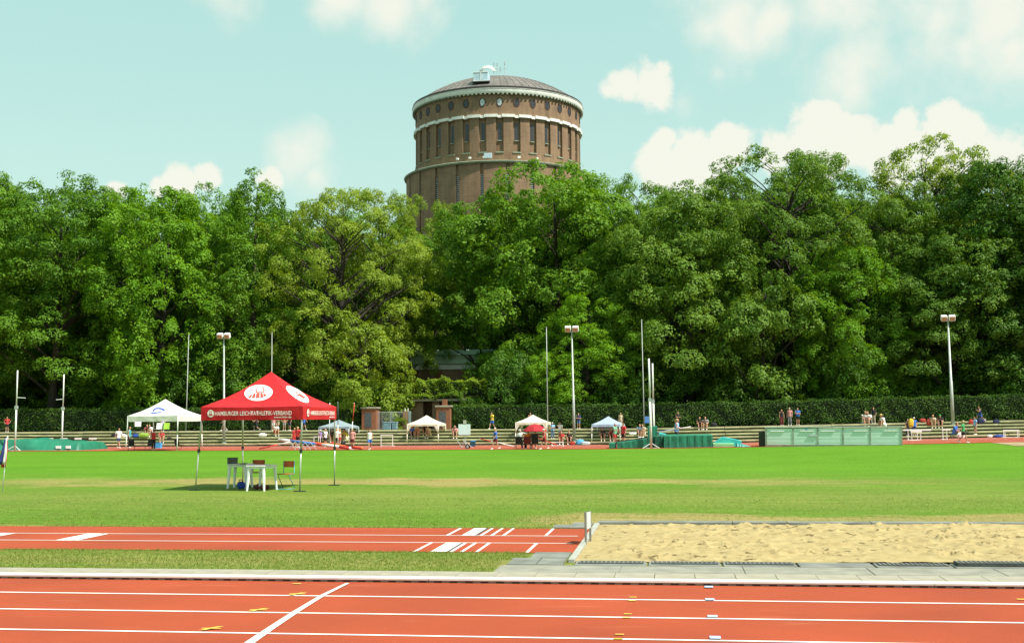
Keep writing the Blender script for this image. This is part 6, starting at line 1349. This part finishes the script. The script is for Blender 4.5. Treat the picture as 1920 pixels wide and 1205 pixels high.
# blue gazebo and vault
seat(1129, 2, 'sit', 10, 'black', 'black', 'dark', 'person in black seated under the blue and white gazebo'); seat(1144, 2, 'sitarm', 20, 'darkred', 'black', 'dark', 'person in dark red seated under the blue and white gazebo'); stand(1153.5, 91.9, 793.5, 'reach', 60, 'mint', 'red', 'brown', 'person in mint green tee and red shorts beside the gazebo'); stand(1169.5, 91.7, 792, 'stand', -50, 'red', 'black', 'brown', 'person in red tee and black shorts beside the gazebo'); stand(1164, PY, 783, 'stand', 0, 'beige', 'beige', 'brown', 'person in beige half hidden behind the blue and white gazebo')
seat(1199, 3, 'sit', 10, 'sky', 'navy', 'blond', 'person in pale blue seated on the terrace beside the vault mat'); seat(1207, 3, 'sit', -20, 'beige', 'white', 'brown', 'person in beige seated on the terrace beside the vault mat')
vp = stand(1269, YR + 7.2, 780.5, 'carry', 80, 'sky', 'black', 'blond', 'vaulter in pale blue vest carrying a pole beside the green mat', kind='vest', hk='long_hair')
tube_item(((1229, 810.5), (1295, 799.5)), .028, ((.55, pm('pole_blue', (.30, .42, .55), .4, .1, 4)), (1, WHT)), 'pale vaulting pole carried by the vaulter in blue', YR + 7.0, 'vaulting_pole')
stand(1271.5, PY, 774, 'cross', 0, 'black', 'black', 'dark', 'person in black on the path behind the vaulter', legs='trousers'); seat(1311, 5, 'sit', 10, 'black', 'black', 'ginger', 'red-haired person in black seated on the top step'); seat(1323.5, 5, 'sitarm', -10, 'grey', 'beige', 'brown', 'person in grey seated on the top step beside the black bag')
# above the container
stand(1466, PY - .2, 768.5, 'stand', 15, 'black', 'darkred', 'blond', 'person in black top and long red trousers on the path behind the container', kind='vest', legs='trousers', hk='long_hair'); stand(1481, PY, 763.5, 'stand', -10, 'check', 'grey', 'greyhair', 'person in pink checked shirt and grey trousers behind the container', legs='trousers'); stand(1496, PY, 764, 'cross', 10, 'blue', 'black', 'brown', 'person in blue tee with crossed arms behind the container')
seat(1621, 5, 'sit', 10, 'white', 'white', 'blond', 'blond person in white seated on the top step behind the container', h=1.85, fwd=.5); seat(1630, 5, 'sit', -30, 'white', 'black', 'dark', 'dark-haired person in white seated beside the blond one', h=1.8, fwd=.5); stand(1638.5, PY + .2, 763.5, 'stand', -20, 'black', 'beige', 'ginger', 'person in black top and beige trousers standing by the hedge', legs='trousers'); seat(1658, 4, 'sit', -60, 'white', 'white', 'blond', 'person in white with a straw hat seated behind the container end', head=('hat', 'straw'), h=1.8, fwd=.4)
# right part
stand(1702, TY + .5, 785, 'stand', 40, 'black', 'black', 'dark', 'person in black top beside the container end', legs='trousers'); bag(1708.5, TY + .1, .4, .62, cmat('yellow'), 'yellow backpack carried beside the person in black', 1.0 - .1, name='backpack'); stand(1714.5, TY + .6, 781.5, 'akimbo', 20, 'blue', 'navy', 'brown', 'person in blue tee with white cap and hands on hips behind the hurdle', head=('cap', 'white'))
seat(1748.5, 4, 'sit', 0, 'beige', 'beige', 'blond', 'bare-legged person in beige bent forward on the terrace', hk='long_hair'); seat(1763, 4, 'sit', -10, 'black', 'black', 'dark', 'person in black with a green cap seated on the terrace', head=('cap', 'green')); seat(1788, 1, 'sit', 60, 'blue', 'jeans', 'dark', 'person in blue jacket seated at the foot of the mast', kind='long', h=1.75)
stand(1806, gy(1806, 830), 787.5, 'walk', 85, 'green', 'black', 'blond', 'person in green tee with pale cap walking along the track', head=('cap', 'beige'), hk='long_hair'); stand(1829, TY + .5, 781, 'stand', -70, 'sky', 'khaki', 'brown', 'person in light blue tee and khaki shorts at the terrace foot'); stand(1838.5, PY, 763, 'run', -80, 'navy', 'blue', 'brown', 'runner in navy vest and blue shorts on the path by the hedge', kind='vest')
